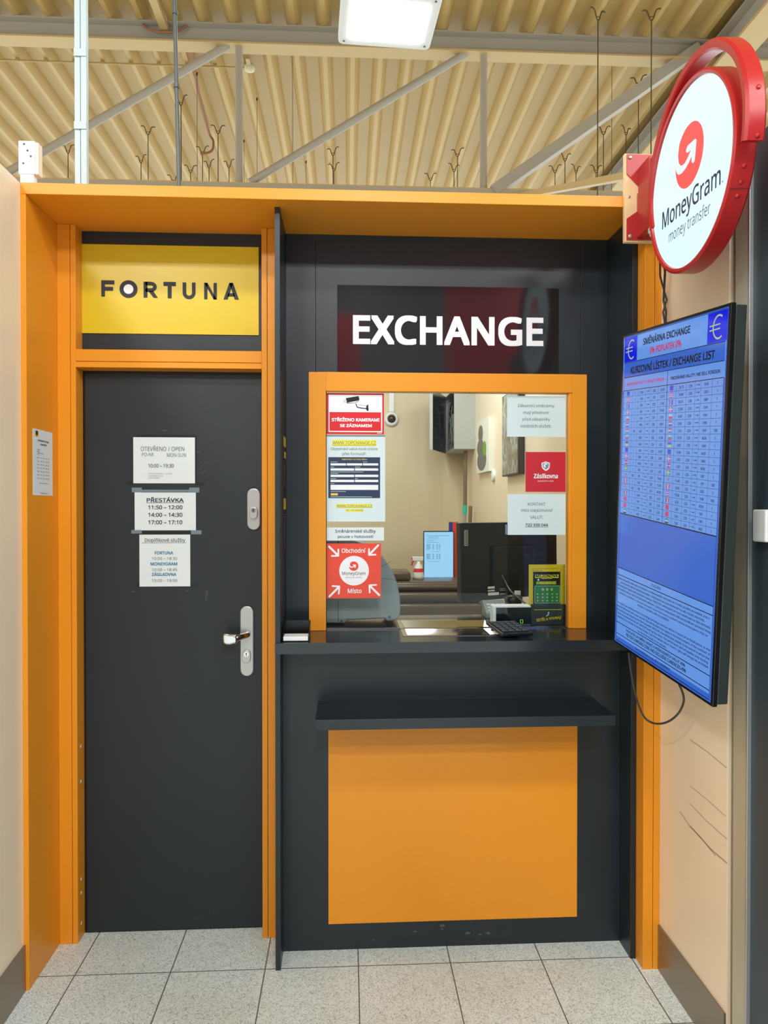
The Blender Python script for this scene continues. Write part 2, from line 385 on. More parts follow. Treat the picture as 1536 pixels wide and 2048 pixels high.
# the opposite side of the hall, behind the viewer
hb = MB().box(-9, 9, -7.0, -6.9, 0, 6.2, hallw)
struct(hb.build('wall_hall'))
rf = MB().box(1.25, 2.75, -4.05, -3.95, 3.15, 4.3, hallr).box(-0.6, 0.15, -4.05, -3.95, 2.7, 3.9, hallr).build('wall_fascia'); struct(rf)

# roof: trapezoidal steel sheets on the girders
rb = MB(); P0 = 5.98; pit = 0.28; xs = []
k0 = int(-9/pit)
for k in range(k0, -k0):
    x = 0.05+k*pit; xs += [(x-0.022, P0), (x+0.022, P0), (x+0.075, P0+0.095), (x+0.205, P0+0.095)]
n = len(xs)
vs = [(x, y, z) for y in (-7, 6.68) for x, z in xs]; rb.add(vs, [(i, i+1, n+i+1, n+i) for i in range(n-1)], beige)
vs = [(x, y, z+0.006) for y in (6.60, 14) for x, z in xs]; rb.add(vs, [(i, i+1, n+i+1, n+i) for i in range(n-1)], beige)
struct(rb.build('ceiling', origin=(0, 0, P0)))

# roof truss
TY = 6.70
tr = thing('roof_truss', 'long grey and beige steel roof truss spanning above the orange header', 'truss', (0, TY, 4.4))
zt = P0-0.005
mb = MB(); mb.box(-9, 9, TY-0.07, TY+0.09, zt-0.014, zt, greyst).box(-9, 9, TY+0.0, TY+0.012, zt-0.17, zt, greyst).box(-9, 9, TY-0.07, TY+0.09, zt-0.186, zt-0.17, beigel)
mb.build('top_chord', tr)
zb = onY(500, 372, TY).z
MB().box(-9, 9, TY-0.05, TY+0.06, zb-0.10, zb, greyst).box(-9, 9, TY-0.05, TY+0.06, zb, zb+0.012, beigel).build('bottom_chord', tr)
for px in (478, 967):
    a = onY(px, 200, TY); MB().tube([(a.x, TY, zb), (a.x, TY, zt-0.17)], 0.034, greyst, 14).build('post', tr)
for (x0, y0, x1, y1) in ((15, 345, 455, 90), (500, 365, 932, 100)):
    a = onY(x0, y0, TY); b = onY(x1, y1, TY); a.z = max(a.z, zb); b.z = min(b.z, zt-0.17); MB().tube([a, b], 0.036, greyst, 14).build('brace', tr)
a = onY(985, 385, TY); b = onY(1395, 100, TY); MB().bar(a, b, 0.1, 0.13, greyst, (0, 1, 0)).build('brace', tr)
# girders running away from the viewer
gx = 3.62
g = MB().box(gx-0.13, gx+0.13, -6.9, TY+6, zt-0.30, zt-0.27, beigel).box(gx-0.012, gx+0.012, -6.9, TY+6, zt-0.27, zt-0.02, greyst).box(gx-0.1, gx+0.1, -6.9, TY+6, zt-0.02, zt, greyst).build('roof_girder')
tag(g, 'deep beige girder running overhead past the round lit sign', 'girder')
ti = MB().box(-1.735, -1.665, -1.5, TY-0.02, 5.90, 5.955, beigel).build('roof_purlin'); tag(ti, 'narrow beige beam ending at the truss web above the door', 'beam')
cl = MB(); cl.tube([(-1.90, TY-0.03, 5.955), (-1.84, TY-0.05, 5.90), (-1.76, TY-0.06, 5.872), (-1.64, TY-0.06, 5.872), (-1.56, TY-0.05, 5.90), (-1.50, TY-0.03, 5.955)], 0.011, rust, 8)
tag(cl.build('beam_clip'), 'rusty curved clip under the end of the narrow roof beam', 'clip')
a = onY(1040, 392, TY); b = onY(1255, 352, 5.2)
wb = MB().bar((a.x, TY, a.z), (b.x, 5.2, b.z), 0.06, 0.05, beigel).build('wind_brace'); tag(wb, 'thin beige roof brace rising right towards the red bracket', 'brace')
# ceiling pipe and smoke detector
pc = MB(); a = onZ(-30, 119, P0-0.02); b = onZ(492, 129, P0-0.02); pc.tube([(-6, a.y, P0-0.02), (b.x, a.y, P0-0.02)], 0.010, beige, 8)
for k in range(14):
    x = 0.05-0.28*(k+5); pc.box(x-.02, x+.02, a.y-.012, a.y+.012, P0-.02, P0+.001, beige)
tag(pc.build('cable_conduit'), 'thin beige conduit clipped across the roof sheets on the left', 'pipe')
sd = onZ(497, 122, P0); sd.y = a.y
sm = thing('smoke_detector', 'round smoke detector at the end of the roof conduit', 'smoke detector', (sd.x, sd.y, P0-0.06))
MB().lathe((sd.x, sd.y, P0), (0, 0, -1), [(0.0, 0), (0.055, 0), (0.055, 0.02), (0.048, 0.045), (0.02, 0.06), (0, 0.06)], mat('cream_plastic', (214, 200, 160), 0.5)).build('detector_head', sm)
MB().box(sd.x-0.02, sd.x+0.02, sd.y-0.16, sd.y-0.06, P0-0.03, P0, beigel).build('detector_base', sm)
# a corner bent cable hanging by the sheets
a = [onZ(383, 90, P0-.01), onZ(398, 190, P0-.01), onZ(418, 265, P0-.03)]
cc = MB().tube(smooth([a[0], a[1], a[2], a[2]+Vector((.05, 0, -.10)), a[2]+Vector((.03, 0, -.22)), a[2]+Vector((-.10, 0, -.26))]), 0.014, rust, 8).build('roof_cable'); tag(cc, 'reddish cable running down a roof rib and curling at its end', 'cable')

# ceiling hangers (fork at the roof, thin rod below)
hang = [(136, 290, 1), (282, 310, 1), (296, 252, 1), (362, 192, 1), (381, 330, 1), (405, 292, 1), (418, 320, 1), (436, 250, 1), (458, 320, 1), (488, 280, 0), (666, 295, 1), (668, 326, 1), (861, 346, 1), (908, 328, 1), (915, 297, 1),
        (1110, 330, 1), (1130, 306, 1), (1152, 330, 1), (1192, 330, 1), (1207, 252, 1), (1252, 253, 1), (1277, 152, 1), (1196, 18, 1), (1303, 18, 1), (394, 145, 0), (514, 196, 0), (585, 100, 0), (612, 322, 0), (1224, 112, 0), (347, 350, 1)]
hl = ['above the white junction box', 'between white rail and grey tube, lower of two', 'between white rail and grey tube, higher of two', 'just right of the grey tube', 'low beside the grey tube', 'left of the pair near the curled cable', 'right of the curled cable, low', 'high left of the first truss post', 'close left of the first truss post', 'touching right side of the first truss post',
      'below the lamp, higher of the stacked two', 'below the lamp, lower of the stacked two', 'lowest one between lamp and second post', 'left of the close pair before the second post', 'right of the close pair before the second post', 'under the thick brace, leftmost', 'under the thick brace, second from left', 'under the thick brace, third from left', 'under the thick brace, fourth from left', 'left of the two above the red bracket', 'right of the two above the red bracket', 'crossing the thick brace near the round sign', 'at the top edge, larger left one above the round sign', 'at the top edge, right one above the round sign',
      'hair-thin and plain, by the curled cable', 'hair-thin and plain, right of the first truss post', 'hair-thin and plain, left of the lamp', 'hair-thin and plain, low left of the lamp brace', 'hair-thin and plain, long one left of the red arch', 'half hidden at the grey tube just over the header']
proto = {}
for (px, py, kind), txt in zip(hang, hl):
    if kind not in proto:
        root = thing('ceiling_hanger', '', 'ceiling hanger', (0, 0, 0))
        m = MB()
        if kind == 1:
            m.tube([(0, 0, -0.10), (0, 0, -3.3)], 0.0055, rodm, 6).build('rod', root)
            m = MB()
            for sx in (-1, 1): m.tube([(0, 0, -0.105), (sx*0.018, 0, -0.085), (sx*0.028, 0, -0.045), (sx*0.042, 0, -0.012), (sx*0.062, 0, -0.004), (sx*0.082, 0, -0.008)], 0.006, rodm, 6)
            m.tube([(-0.02, 0, -0.07), (0.02, 0, -0.07)], 0.004, rodm, 6).build('fork', root)
        else:
            m.tube([(0, 0, -0.03), (0, 0, -3.3)], 0.0028, rodm, 5).build('wire', root)
            MB().tube([(0, 0, 0), (0, 0, -0.03)], 0.010, rodm, 6).build('hook', root)
        proto[kind] = root; r = root
    else:
        r = proto[kind].copy(); C.objects.link(r)
        for ch in list(proto[kind].children):
            d = ch.copy(); C.objects.link(d); d.parent = r
    r.location = onZ(px, py, P0+0.0)
    r.rotation_euler = (0, 0, random.uniform(-.5, .5))
    r['label'] = ('forked ceiling hanger ' if kind else 'ceiling wire ') + txt
    r['group'] = 'hangers dropping from the roof sheets'

# high bay lamp
def on_lamp(px, py): return onZ(px, py, 3.96)
l0 = on_lamp(676, 88); l1 = on_lamp(858, 101)
LX0, LX1 = l0.x, l1.x; LY1 = (l0.y+l1.y)/2; LY0 = LY1-0.40
lamp = thing('high_bay_lamp', 'bright rectangular hanging lamp with white frame at top centre', 'lamp', ((LX0+LX1)/2, (LY0+LY1)/2, 3.96))
u = Vector((LX1-LX0, l1.y-l0.y, 0)).normalized(); w_ = Vector((u.y, -u.x, 0)); W = (l1-l0).length
def rr(w, d, r, n=6):
    q = []
    for cx, cy, s in ((w-r, d-r, 0), (r, d-r, 1), (r, r, 2), (w-r, r, 3)):
        for k in range(n+1): t = s*PI/2+k*PI/2/n; q.append((cx+r*math.cos(t), cy+r*math.sin(t)))
    return q
lo = Vector((LX0, l0.y, 3.96))
fm = MB().prism(rr(W, 0.40, 0.03), lo, u, w_, Vector((0, 0, 1)), 0, 0.05, white); fm.build('lamp_frame', lamp, bevel=0.004)
MB().prism(rr(W-0.11, 0.29, 0.012), lo+u*0.055+w_*0.05, u, w_, Vector((0, 0, 1)), -0.004, 0.001, lampm).build('diffuser', lamp)
MB().prism(rr(W-0.06, 0.34, 0.03), lo+u*0.03+w_*0.03, u, w_, Vector((0, 0, 1)), 0.05, 0.13, galv).build('lamp_housing', lamp)
for a_, b_ in ((.03, .03), (W-.03, .03), (.03, .37), (W-.03, .37)): p_ = lo+u*a_+w_*b_; MB().lathe(p_, (0, 0, -1), [(0.006, -.001), (0.006, 0.003), (0, 0.003)], dgrey, 10).build('screw', lamp)
for a_ in (.08, W-.08): p_ = lo+u*a_+w_*.2; MB().tube([(p_.x, p_.y, 4.09), (p_.x, p_.y, P0+0.09)], 0.003, rodm, 6).build('suspension_wire', lamp)

# ------------------------------------------------------------------ orange portal and casing
def portal(name, mb, bev=0.0015): return struct(mb.build(name, bevel=bev))
portal('trim_3', MB().box(-0.995, XR, YF, YU+0.02, 2.440, 2.475, orange))                       # header
portal('trim_4', MB().box(-0.995, -0.979, YF, YD+0.02, 0, 2.4395, orange))                      # left cheek
m = MB().box(-0.979, -0.937, YS, YD+.02, 0, 2.4395, orange).box(-0.9355, -0.918, YS, YD+.02, 0, 2.4395, orange)
lc = portal('trim_5', m)
m = MB()
for y_, r_ in ((1490, .010), (1560, .004), (1755, .012), (1782, .004), (1843, .015)):
    p_ = onX(165, y_, -0.9178); m.lathe((-0.9178, 2.46, p_.z), (1, 0, 0), [(0.006, 0), (0.006, 0.0008), (0, 0.0008)], chipm, 10)
m.build('paint_chip', lc)
portal('trim_6', MB().box(-0.295, -0.2765, YS, YD+.02, 0, 2.4395, orange).box(-0.275, -0.2335, YS, YD+.02, 0, 2.4395, orange))   # right casing
portal('trim_7', MB().box(-0.918, -0.295, YS, YD+.02, 1.980, 2.02, orange).box(-0.918, -0.295, YS, YD+.02, 1.959, 1.9785, orange))  # rail over door
m = MB().box(0.9455, 0.9775, YF, YP, 0, 2.4395, orange).box(0.979, XR, YF, YP, 0, 2.4395, orange)
portal('trim_8', m)
struct(MB().box(0.927, 0.9455, YV, YU+.02, 0, 2.4395, black).build('wall_cheek', bevel=0.001))
dv = struct(MB().box(-0.2325, -0.216, YV, YU+.02, 0, 2.4395, black).build('wall_divider', bevel=0.001))
# box above the door
struct(MB().box(-0.918, -0.295, YD, YD+0.02, 2.02, 2.4395, blackd).build('wall_door_top'))
S = Art((0, YD-0.004, 0), XU, ZU, (0, 350, 2.743))
a0, a1, b0, b1 = -0.9205+0.003, -0.3115, 2.0875, 2.394
fo = tag(S.slab(a0, a1, b0, b1, yell, 0.004).build('betting_shop_sign'), 'yellow sign board with black lettering above the door', 'sign')
def glyph(pts, x0, y0, x1, y1, A_, m, h=0.0009):
    A0, A1, B0, B1 = A_.bb(x0, y0, x1, y1); A_.poly([(A0+a*(A1-A0), B0+b*(B1-B0)) for a, b in pts], m, h)
def quads(lst, x0, y0, x1, y1, A_, m, h=0.0009):
    for q in lst: glyph(q, x0, y0, x1, y1, A_, m, h)
t = .28
quads([[(0, 0), (t, 0), (t, 1), (0, 1)], [(t, .75), (1, .75), (1, 1), (t, 1)], [(t, .36), (.9, .36), (.9, .6), (t, .6)]], 556, 578, 628, 668, S, ink)
oa, ob = S.at(705.5, 626.5); rO = (S.at(755, 626)[0]-S.at(656, 626)[0])/2
S.circ(oa, ob, rO, ink, 0.0009); S.circ(oa, ob, rO*0.54, whitef, 0.0013)
# R
q0, q1, q2, q3 = S.bb(788, 586, 867, 674); qw, qh = q1-q0, q3-q2; sw = qw*.27
S.R(q0, q0+sw, q2, q3, ink, .0009)
yc_ = q2+qh*.68; rb_ = qh*.32-sw/2
S.strip([(q0+sw*.5, q3-sw*.47), (q0+qw*.52, q3-sw*.47)] + [(q0+qw*.52+rb_*1.2*math.cos(PI/2-k*PI/12), yc_+rb_*math.sin(PI/2-k*PI/12)) for k in range(1, 12)] + [(q0+qw*.52, yc_-rb_), (q0+sw*.5, yc_-rb_)], sw*.95, ink, .0009)
S.poly([(q0+qw*.34, yc_-rb_-sw*.3), (q0+qw*.66, yc_-rb_-sw*.2), (q1, q2), (q1-sw*1.15, q2)], ink, .0009)
quads([[(0, .75), (1, .75), (1, 1), (0, 1)], [(.34, 0), (.66, 0), (.66, .75), (.34, .75)]], 897, 587, 965, 677, S, ink)
ua0, ua1, ub0, ub1 = S.bb(1002, 590, 1073, 682); tw = (ua1-ua0)*.28; rr_ = (ua1-ua0)/2-tw/2; cx_ = (ua0+ua1)/2; cy_ = ub0+(ua1-ua0)/2
S.strip([(ua0+tw/2, ub1), (ua0+tw/2, cy_)] + [(cx_+rr_*math.cos(PI+k*PI/16), cy_+rr_*math.sin(PI+k*PI/16)) for k in range(1, 16)] + [(ua1-tw/2, cy_), (ua1-tw/2, ub1)], tw, ink, 0.0009)
quads([[(0, 0), (.26, 0), (.26, 1), (0, 1)], [(.74, 0), (1, 0), (1, 1), (.74, 1)], [(.02, 1), (.26, 1), (.98, 0), (.74, 0)]], 1120, 592, 1190, 683, S, ink)
quads([[(0, 0), (.27, 0), (.62, 1), (.38, 1)], [(.73, 0), (1, 0), (.62, 1), (.38, 1)], [(.25, .18), (.75, .18), (.68, .38), (.32, .38)]], 1226, 592, 1311, 684, S, ink)
S.mb.build('lettering', fo)

# ------------------------------------------------------------------ door
struct(MB().box(-0.918, -0.295, YD+0.004, YD+0.03, 0, 1.959, blkm).build('door_2'))   # dark metal jamb behind the leaf
bpy.data.objects['door_2'].name = 'trim_9'
door = MB().box(-0.909, -0.3005, YD-0.002, YD+0.03, 0.006, 1.949, blackd).build('door_1', origin=(-0.60, YD, 0), bevel=0.001); struct(door)
DA = Art((0, YD-0.002, 0), XU, ZU, (230, 850, 3.7226))
def capsule(A_, x0, y0, x1, y1, m, h0, h1, name, parent, bev=0.003):
    a0, a1, b0, b1 = A_.bb(x0, y0, x1, y1); r = (a1-a0)/2; c = (a0+a1)/2; q = []
    for k in range(17): t_ = k*PI/16; q.append((c+r*math.cos(t_), b1-r+r*math.sin(t_)))
    for k in range(17): t_ = PI+k*PI/16; q.append((c+r*math.cos(t_), b0+r+r*math.sin(t_)))
    return MB().prism(q, A_.O, A_.u, A_.v, A_.n, h0, h1, m).build(name, parent, bevel=bev)
e1 = capsule(DA, 986, 472, 1083, 780, steel, 0, 0.010, 'lock_plate', door)
c1 = capsule(DA, 1005, 610, 1066, 698, steel, 0.010, 0.022, 'lock_cylinder', e1, 0.002)
e2 = capsule(DA, 935, 1345, 1034, 1866, steel, 0, 0.010, 'handle_plate', door)
c2 = capsule(DA, 951, 1669, 1014, 1766, steel, 0.010, 0.018, 'lock_cylinder', e2, 0.002)
for (cx0, cy0, par, h) in ((1036, 636, c1, .0222), (983, 1699, c2, .0182)):
    a, b = DA.at(cx0, cy0); K = Art(DA.O, XU, ZU); K.circ(a, b, 0.0085, chrome, h); K.circ(a, b+.002, 0.0025, blk, h+.0004); K.R(a-.0012, a+.0012, b-.006, b+.002, blk, h+.0004); K.mb.build('keyhole', par)
# knob with a neck
a, b = DA.at(988, 1553); ka, kb = DA.at(883, 1566)
kn = MB(); O_ = DA.O
def W_(a, b, h): return O_+Vector((a, 0, b))+Vector((0, -h, 0))
kn.tube([W_(a, b, 0.009), W_(a, b, 0.03), W_(a-.008, b, 0.046), W_(a-.022, b-.002, 0.056), W_(ka+.012, kb, 0.060)], [.012, .011, .010, .011, .013], chrome, 16)
kn.build('door_knob_neck', e2)
q = []
wk, hk = 0.0245, 0.0205
for k in range(32):
    t_ = 2*PI*k/32; c_, s_ = math.cos(t_), math.sin(t_); q.append((wk*math.copysign(abs(c_)**.55, c_)-(0.002*s_), hk*math.copysign(abs(s_)**.55, s_)*(1.0 if c_ < 0 else .86)))
kb_ = MB().prism(q, W_(ka-.002, kb, 0), Vector(XU), Vector(ZU), Vector((0, -1, 0)), 0.048, 0.074, chrome, True); kb_.build('door_knob', e2, bevel=0.007, seg=4)
# scuffs on the leaf
K = Art((0, YD-0.0022, 0), XU, ZU, (230, 850, 3.7226))
for pts, w in [([(632, 325), (665, 285), (708, 272)], .0009), ([(632, 368), (680, 335)], .0009), ([(684, 1232), (672, 1300)], .0018), ([(690, 1236), (680, 1310)], .0010), ([(610, 200), (630, 196)], .002), ([(355, 38), (382, 42)], .003), ([(530, 1978), (534, 1980)], .002), ([(496, 1373), (498, 1377)], .0018), ([(126, 1245), (150, 1236)], .003), ([(530, 1236), (545, 1232)], .0025)]:
    K.strip([K.at(*p_) for p_ in pts], w, inkg, 0)
K.c = (0, 1600, 2.4)
for (x, y) in ((885, 345), (892, 372), (893, 400), (1063, 488), (1005, 541), (1144, 578), (958, 486)): a, b = K.at(x, y); K.circ(a, b, .0012, inkg, 0, 8)
K.strip([K.at(920, 565), K.at(962, 572)], .001, inkg, 0)
K.mb.build('scuff_mark', door)

# notices on the door
def notice(name, label, cat, plane, rect, m=paper, th=0.0008, off=0.0012):
    A_ = Art(plane.O+plane.n*off, plane.u, plane.v, plane.c)
    o_ = tag(A_.sheet(*rect, m, th).build(name), label, cat); return A_, o_
TP = Art(DA.O+Vector((0, -.0008, 0)), XU, ZU, DA.c)
A1, n1 = notice('opening_hours_notice', 'white notice headed OTEVŘENO / OPEN, topmost of the three on the door', 'notice', DA, (136, 92, 595, 434))
A1.t('OTEVŘENO / OPEN', 192, 152, 516, 194, inkg, 0.0).t('PO-NE', 201, 207, 288, 232, inkg).t('MON-SUN', 387, 210, 528, 238, inkg).t('10:00 – 19:30', 248, 290, 437, 318, ink, .006)
A1.t('Hlavní přestávka – viz níže', 250, 358, 425, 368, inkg).t('Commodious s.r.o.', 250, 374, 358, 383, inkg).t('IČO: 02096871', 250, 389, 335, 398, inkg)
A1.mb.build('lettering', n1)
A2, n2 = notice('break_times_notice', 'white notice headed PŘESTÁVKA, middle of the three on the door', 'notice', DA, (146, 502, 602, 784))
A2.t('PŘESTÁVKA', 236, 536, 512, 575, ink, .018).r(232, 578, 513, 581, ink).t('11:50 – 12:00', 248, 598, 502, 628, ink, .016).t('14:00 – 14:30', 248, 654, 502, 684, ink, .016).t('17:00 – 17:10', 248, 709, 502, 740, ink, .016)
A2.mb.build('lettering', n2)
A3, n3 = notice('services_notice', 'white notice with teal lines listing services, lowest of the three on the door', 'notice', DA, (182, 816, 560, 1202), off=0.0016)
A3.t('Doplňkové služby', 222, 842, 524, 878, inkg, .008).r(200, 876, 530, 879, inkg)
for s_, y, bb in (('FORTUNA', 940, (296, 434)), ('MONEYGRAM', 1022, (265, 464)), ('ZÁSILKOVNA', 1100, (275, 457))): A3.t(s_, bb[0], y-(6 if 'Á' in s_ else 0), bb[1], y+24, inkb, .02)
for s_, y in (('10:00 – 18:30', 983), ('10:00 – 18:45', 1066), ('10:00 – 19:00', 1147)): A3.t(s_, 275, y, 463, y+22, inkg, -.006)
A3.mb.build('lettering', n3)
def tapes(rects, m, par, h=0.0006):
    for i, r_ in enumerate(rects):
        T_ = Art(DA.O+Vector((0, -h-i*.00006, 0)), XU, ZU, DA.c); T_.r(*r_, m, 0.0003); T_.mb.build('tape', par)
tapes([(86, 422, 136, 442), (595, 426, 664, 450), (160, 74, 618, 92), (595, 92, 608, 434), (124, 92, 137, 420)], tapeb, n1)
tapes([(125, 466, 200, 501), (552, 466, 628, 503), (200, 482, 552, 498)], tapec, n2, .0018); tapes([(122, 782, 200, 808), (566, 784, 644, 814)], tapec, n2, .0026); 
tapes([(145, 1184, 184, 1208), (560, 1184, 616, 1210), (200, 792, 566, 812)], tapeb, n3)
# notice on the left orange cheek
cheek = Art((-0.979+0.0008, 0, 0), (0, 1, 0), ZU, (0, 840, 8.533))
P1 = cheek.at(562, 150); P2 = cheek.at(905, 1290); P3 = cheek.at(888, 205); P4 = cheek.at(568, 1285)
a0, a1 = (P1[0]+P4[0])/2, (P2[0]+P3[0])/2; b0, b1 = (P2[1]+P4[1])/2, (P1[1]+P3[1])/2
n4 = tag(cheek.slab(a0, a1, b0, b1, paper).build('branch_hours_notice'), 'white timetable notice on the left orange side panel', 'notice')
w, h_ = a1-a0, b1-b0
def fr(x, y): return a0+x*w, b0+y*h_
cheek.R(a0+.10*w, a0+.26*w, b0+.885*h_, b0+.975*h_, yell); cheek.circ(a0+.18*w, b0+.94*h_, .055*w, blk)
for t_, x0, x1, y in (('OTEVÍRACÍ DOBA', .22, .80, .82), ('POBOČKY', .36, .68, .765)): cheek.T(t_, a0+x0*w, a0+x1*w, b0+y*h_, b0+(y+.032)*h_, ink, .02)
for k, x1 in enumerate((.35, .30, .33, .50, .30)): cheek.R(a0+.2*w, a0+x1*w, b0+(.69-.018*k)*h_, b0+(.696-.018*k)*h_, inkg)
for k, d in enumerate(('Pondělí', 'Úterý', 'Středa', 'Čtvrtek', 'Pátek', 'Sobota', 'Neděle')):
    y = .565-.052*k; cheek.T(d, a0+.18*w, a0+.28*w, b0+y*h_, b0+(y+.014)*h_, inkb, .01)
    for x in (.34, .46, .60, .72): cheek.T('10:00', a0+x*w, a0+(x+.08)*w, b0+y*h_, b0+(y+.011)*h_, ink, .01)
cheek.R(a0+.28*w, a0+.76*w, b0+.18*h_, b0+.186*h_, inkg); cheek.T('IFORTUNA.CZ', a0+.36*w, a0+.70*w, b0+.025*h_, b0+.04*h_, ink, .01)
cheek.mb.build('lettering', n4)

# ------------------------------------------------------------------ black booth front
yu = YU
m = MB()
m.box(-0.216, -0.1135, yu, yu+0.018, ZC, 2.4395, black).box(-0.1125, 0.8285, yu, yu+0.018, 1.93, 2.4395, black).box(0.8295, 0.927, yu, yu+0.018, ZC, 2.4395, black)
m.box(-0.1125, -0.075, yu, yu+0.018, ZC, 1.93, black).box(0.79, 0.8285, yu, yu+0.018, ZC, 1.93, black)
m.box(-0.2155, 0.9265, yu+0.0185, yu+0.022, 1.96, 2.4385, black)
struct(m.build('wall_front', bevel=0.0006))
lp = struct(MB().box(-0.216, 0.927, YP, YP+0.02, 0, 1.019, black).build('wall_counter_front'))
gm = MB()
for (px, py, r_) in ((830, 1863, .006), (885, 1851, .008), (884, 1858, .005), (935, 1866, .009), (960, 1869, .006), (975, 1866, .008), (747, 1880, .004)):
    p_ = onY(px, py, YP-.0004); gm.prism([(r_*random.uniform(.4, 1.1)*math.cos(2*PI*k/11)*1.4, r_*random.uniform(.3, .8)*math.sin(2*PI*k/11)) for k in range(11)], p_, Vector(XU), Vector(ZU), Vector((0, -1, 0)), -.0004, 0, grime)
gm.build('scuff_mark', lp)
struct(MB().box(-0.066, 0.779, YP-0.006, YP, 0.09, 0.806, orange).build('trim_10', bevel=0.001))
# window
win = MB()
fx0, fx1, fz0, fz1 = -0.1365, 0.8495, ZC+.0005, 1.9575
ix0, ix1, iz1 = -0.077, 0.797, 1.893
fy0, fy1 = YU-0.010, YU+0.030
win.box(fx0, ix0, fy0, YU, fz0, fz1, orange).box(ix1, fx1, fy0, YU, fz0, fz1, orange).box(ix0, ix1, fy0, YU, iz1, fz1, orange)
win.box(ix0-.004, ix0, fy0+.001, fy1, fz0, iz1, orange).box(ix1-.010, ix1, fy0+.005, fy1, fz0, iz1, orange).box(ix0, ix1, fy0+.001, fy1, iz1, iz1+.004, orange)
wd = struct(win.build('window_1', origin=((fx0+fx1)/2, YU, fz0), bevel=0.001))
GY = YU+0.012
MB().box(ix0, ix1-.010, GY, GY+0.006, fz0+0.002, iz1, glass).build('pane', wd)
MB().box(ix0, ix1-.010, GY-.002, GY+0.008, fz0-.0005+.0005, fz0+0.004, chrome).build('pane_channel', wd)
# counter with a hole for the cash tray
TX0 = onZ(796, 1241, ZC).x; TX1 = onZ(984, 1241, ZC).x
f0 = onZ(808, 1273, ZC); f1 = onZ(1002, 1270, ZC); bk = onZ(890, 1240, ZC)
tx0, tx1, ty0, ty1 = (TX0+f0.x)/2-.004, (TX1+f1.x)/2+.004, f0.y, min(bk.y, 2.70)
cx0, cx1, cy0, cy1, cz0 = -0.2325, 0.945, 2.248, 2.80, 1.018
ct = MB(); h = 0.012
ct.box(cx0, tx0+h, cy0, YU, cz0, ZC, counterm).box(tx1-h, 0.9265, cy0, YU, cz0, ZC, counterm).box(tx0+h, tx1-h, cy0, ty0+h, cz0, ZC, counterm)
ct.box(-0.2325, tx0+h, YU, cy1, cz0, ZC, counterm).box(tx1-h, 0.9265, YU, cy1, cz0, ZC, counterm).box(tx0+h, tx1-h, ty1-h, cy1, cz0, ZC, counterm)
ctr = ct.build('counter', origin=(0.35, 2.5, cz0)); tag(ctr, 'black counter top under the service window', 'counter')
tm = MB(); d = .022
O4 = [(tx0, ty0), (tx1, ty0), (tx1, ty1), (tx0, ty1)]
I4 = [(tx0+.016, ty0+.016), (tx1-.016, ty0+.016), (tx1-.016, ty1-.016), (tx0+.016, ty1-.016)]
B4 = [(tx0+.03, ty0+.05), (tx1-.03, ty0+.05), (tx1-.03, ty1-.06), (tx0+.03, ty1-.06)]
vs = [(x, y, ZC+.0015) for x, y in O4]+[(x, y, ZC+.0015) for x, y in I4]+[(x, y, ZC-d) for x, y in B4]
fs = []
for i in range(4):
    j = (i+1) % 4; fs += [(i, j, 4+j, 4+i), (4+i, 4+j, 8+j, 8+i)]
fs.append((8, 9, 10, 11)); tm.add(vs, fs, chrome)
tm.box(tx0, tx1, ty0, ty0+.001, ZC, ZC+.0015, chrome)
tag(tm.build('cash_tray'), 'polished metal cash tray sunk in the counter beneath the glass', 'tray')
# lower shelf
sh = MB().box(-0.100, 0.832, 2.143, YP, 0.806, 0.838, black).build('bag_shelf', bevel=0.001); tag(sh, 'black shelf below the counter, above the orange panel', 'shelf')

# EXCHANGE sign
EA = Art((0, YU-0.003, 0), XU, ZU, (660, 560, 3.268))
ex = tag(EA.slab(-0.037, 0.749, 1.9585, 2.264, gloss, 0.003).build('exchange_sign'), 'glossy black sign reading EXCHANGE above the service window', 'sign')
EA.t('EXCHANGE', 150, 236, 1394, 428, whitef, 0.027, res=8, space=1.02)
EA.mb.build('lettering', ex)

# ------------------------------------------------------------------ stickers and papers on the glass
GO = Vector((0, GY-.0006, 0))
GA = Art(GO, XU, ZU, (600, 740, 5.12))
A_, o_ = notice('camera_warning_sign', 'red and white camera warning sign, topmost on the window glass', 'sign', GA, (272, 238, 860, 658), red)
A_.r(292, 255, 842, 636, whitef, .0005).r(302, 432, 830, 624, red, .0009)
A_.p([(470, 288), (600, 268), (608, 300), (602, 312), (478, 336)], blk, .0013)
a, b = A_.at(458, 317); A_.circ(a, b, .0052, blk, .0012, 24); A_.circ(a, b, .0044, whitef, .0014, 24); A_.circ(a+.004, b-.001, .0036, inkg, .0015, 24); A_.circ(a+.004, b-.001, .003, whitef, .0016, 24)
A_.strip([A_.at(572, 345), A_.at(585, 382), A_.at(640, 392), A_.at(685, 396)], .0032, blk, .0013); A_.strip([A_.at(480, 340), A_.at(560, 338), A_.at(604, 318)], .0015, blk, .0013); A_.strip([A_.at(600, 358), A_.at(684, 366)], .0008, blk, .0013)
A_.p([(680, 368), (698, 350), (702, 415), (690, 422), (676, 402)], blk, .0013)
A_.t('STŘEŽENO KAMERAMI', 325, 484, 815, 528, whitef, .035, h=.0014).t('SE ZÁZNAMEM', 409, 546, 735, 586, whitef, .035, h=.0014)
A_.r(790, 644, 838, 650, whitef, .0014)
A_.mb.build('lettering', o_)
A_, o_ = notice('online_order_poster', 'light blue poster with a navy form and yellow web addresses on the glass', 'poster', GA, (268, 668, 872, 1552), mat('pale_blue_paper', (208, 226, 230), .4))
A_.r(330, 716, 780, 780, ylh, .0005).t('WWW.TOPCHANGE.CZ', 334, 728, 776, 762, inkg, .0).r(334, 769, 776, 772, inkg, .0009)
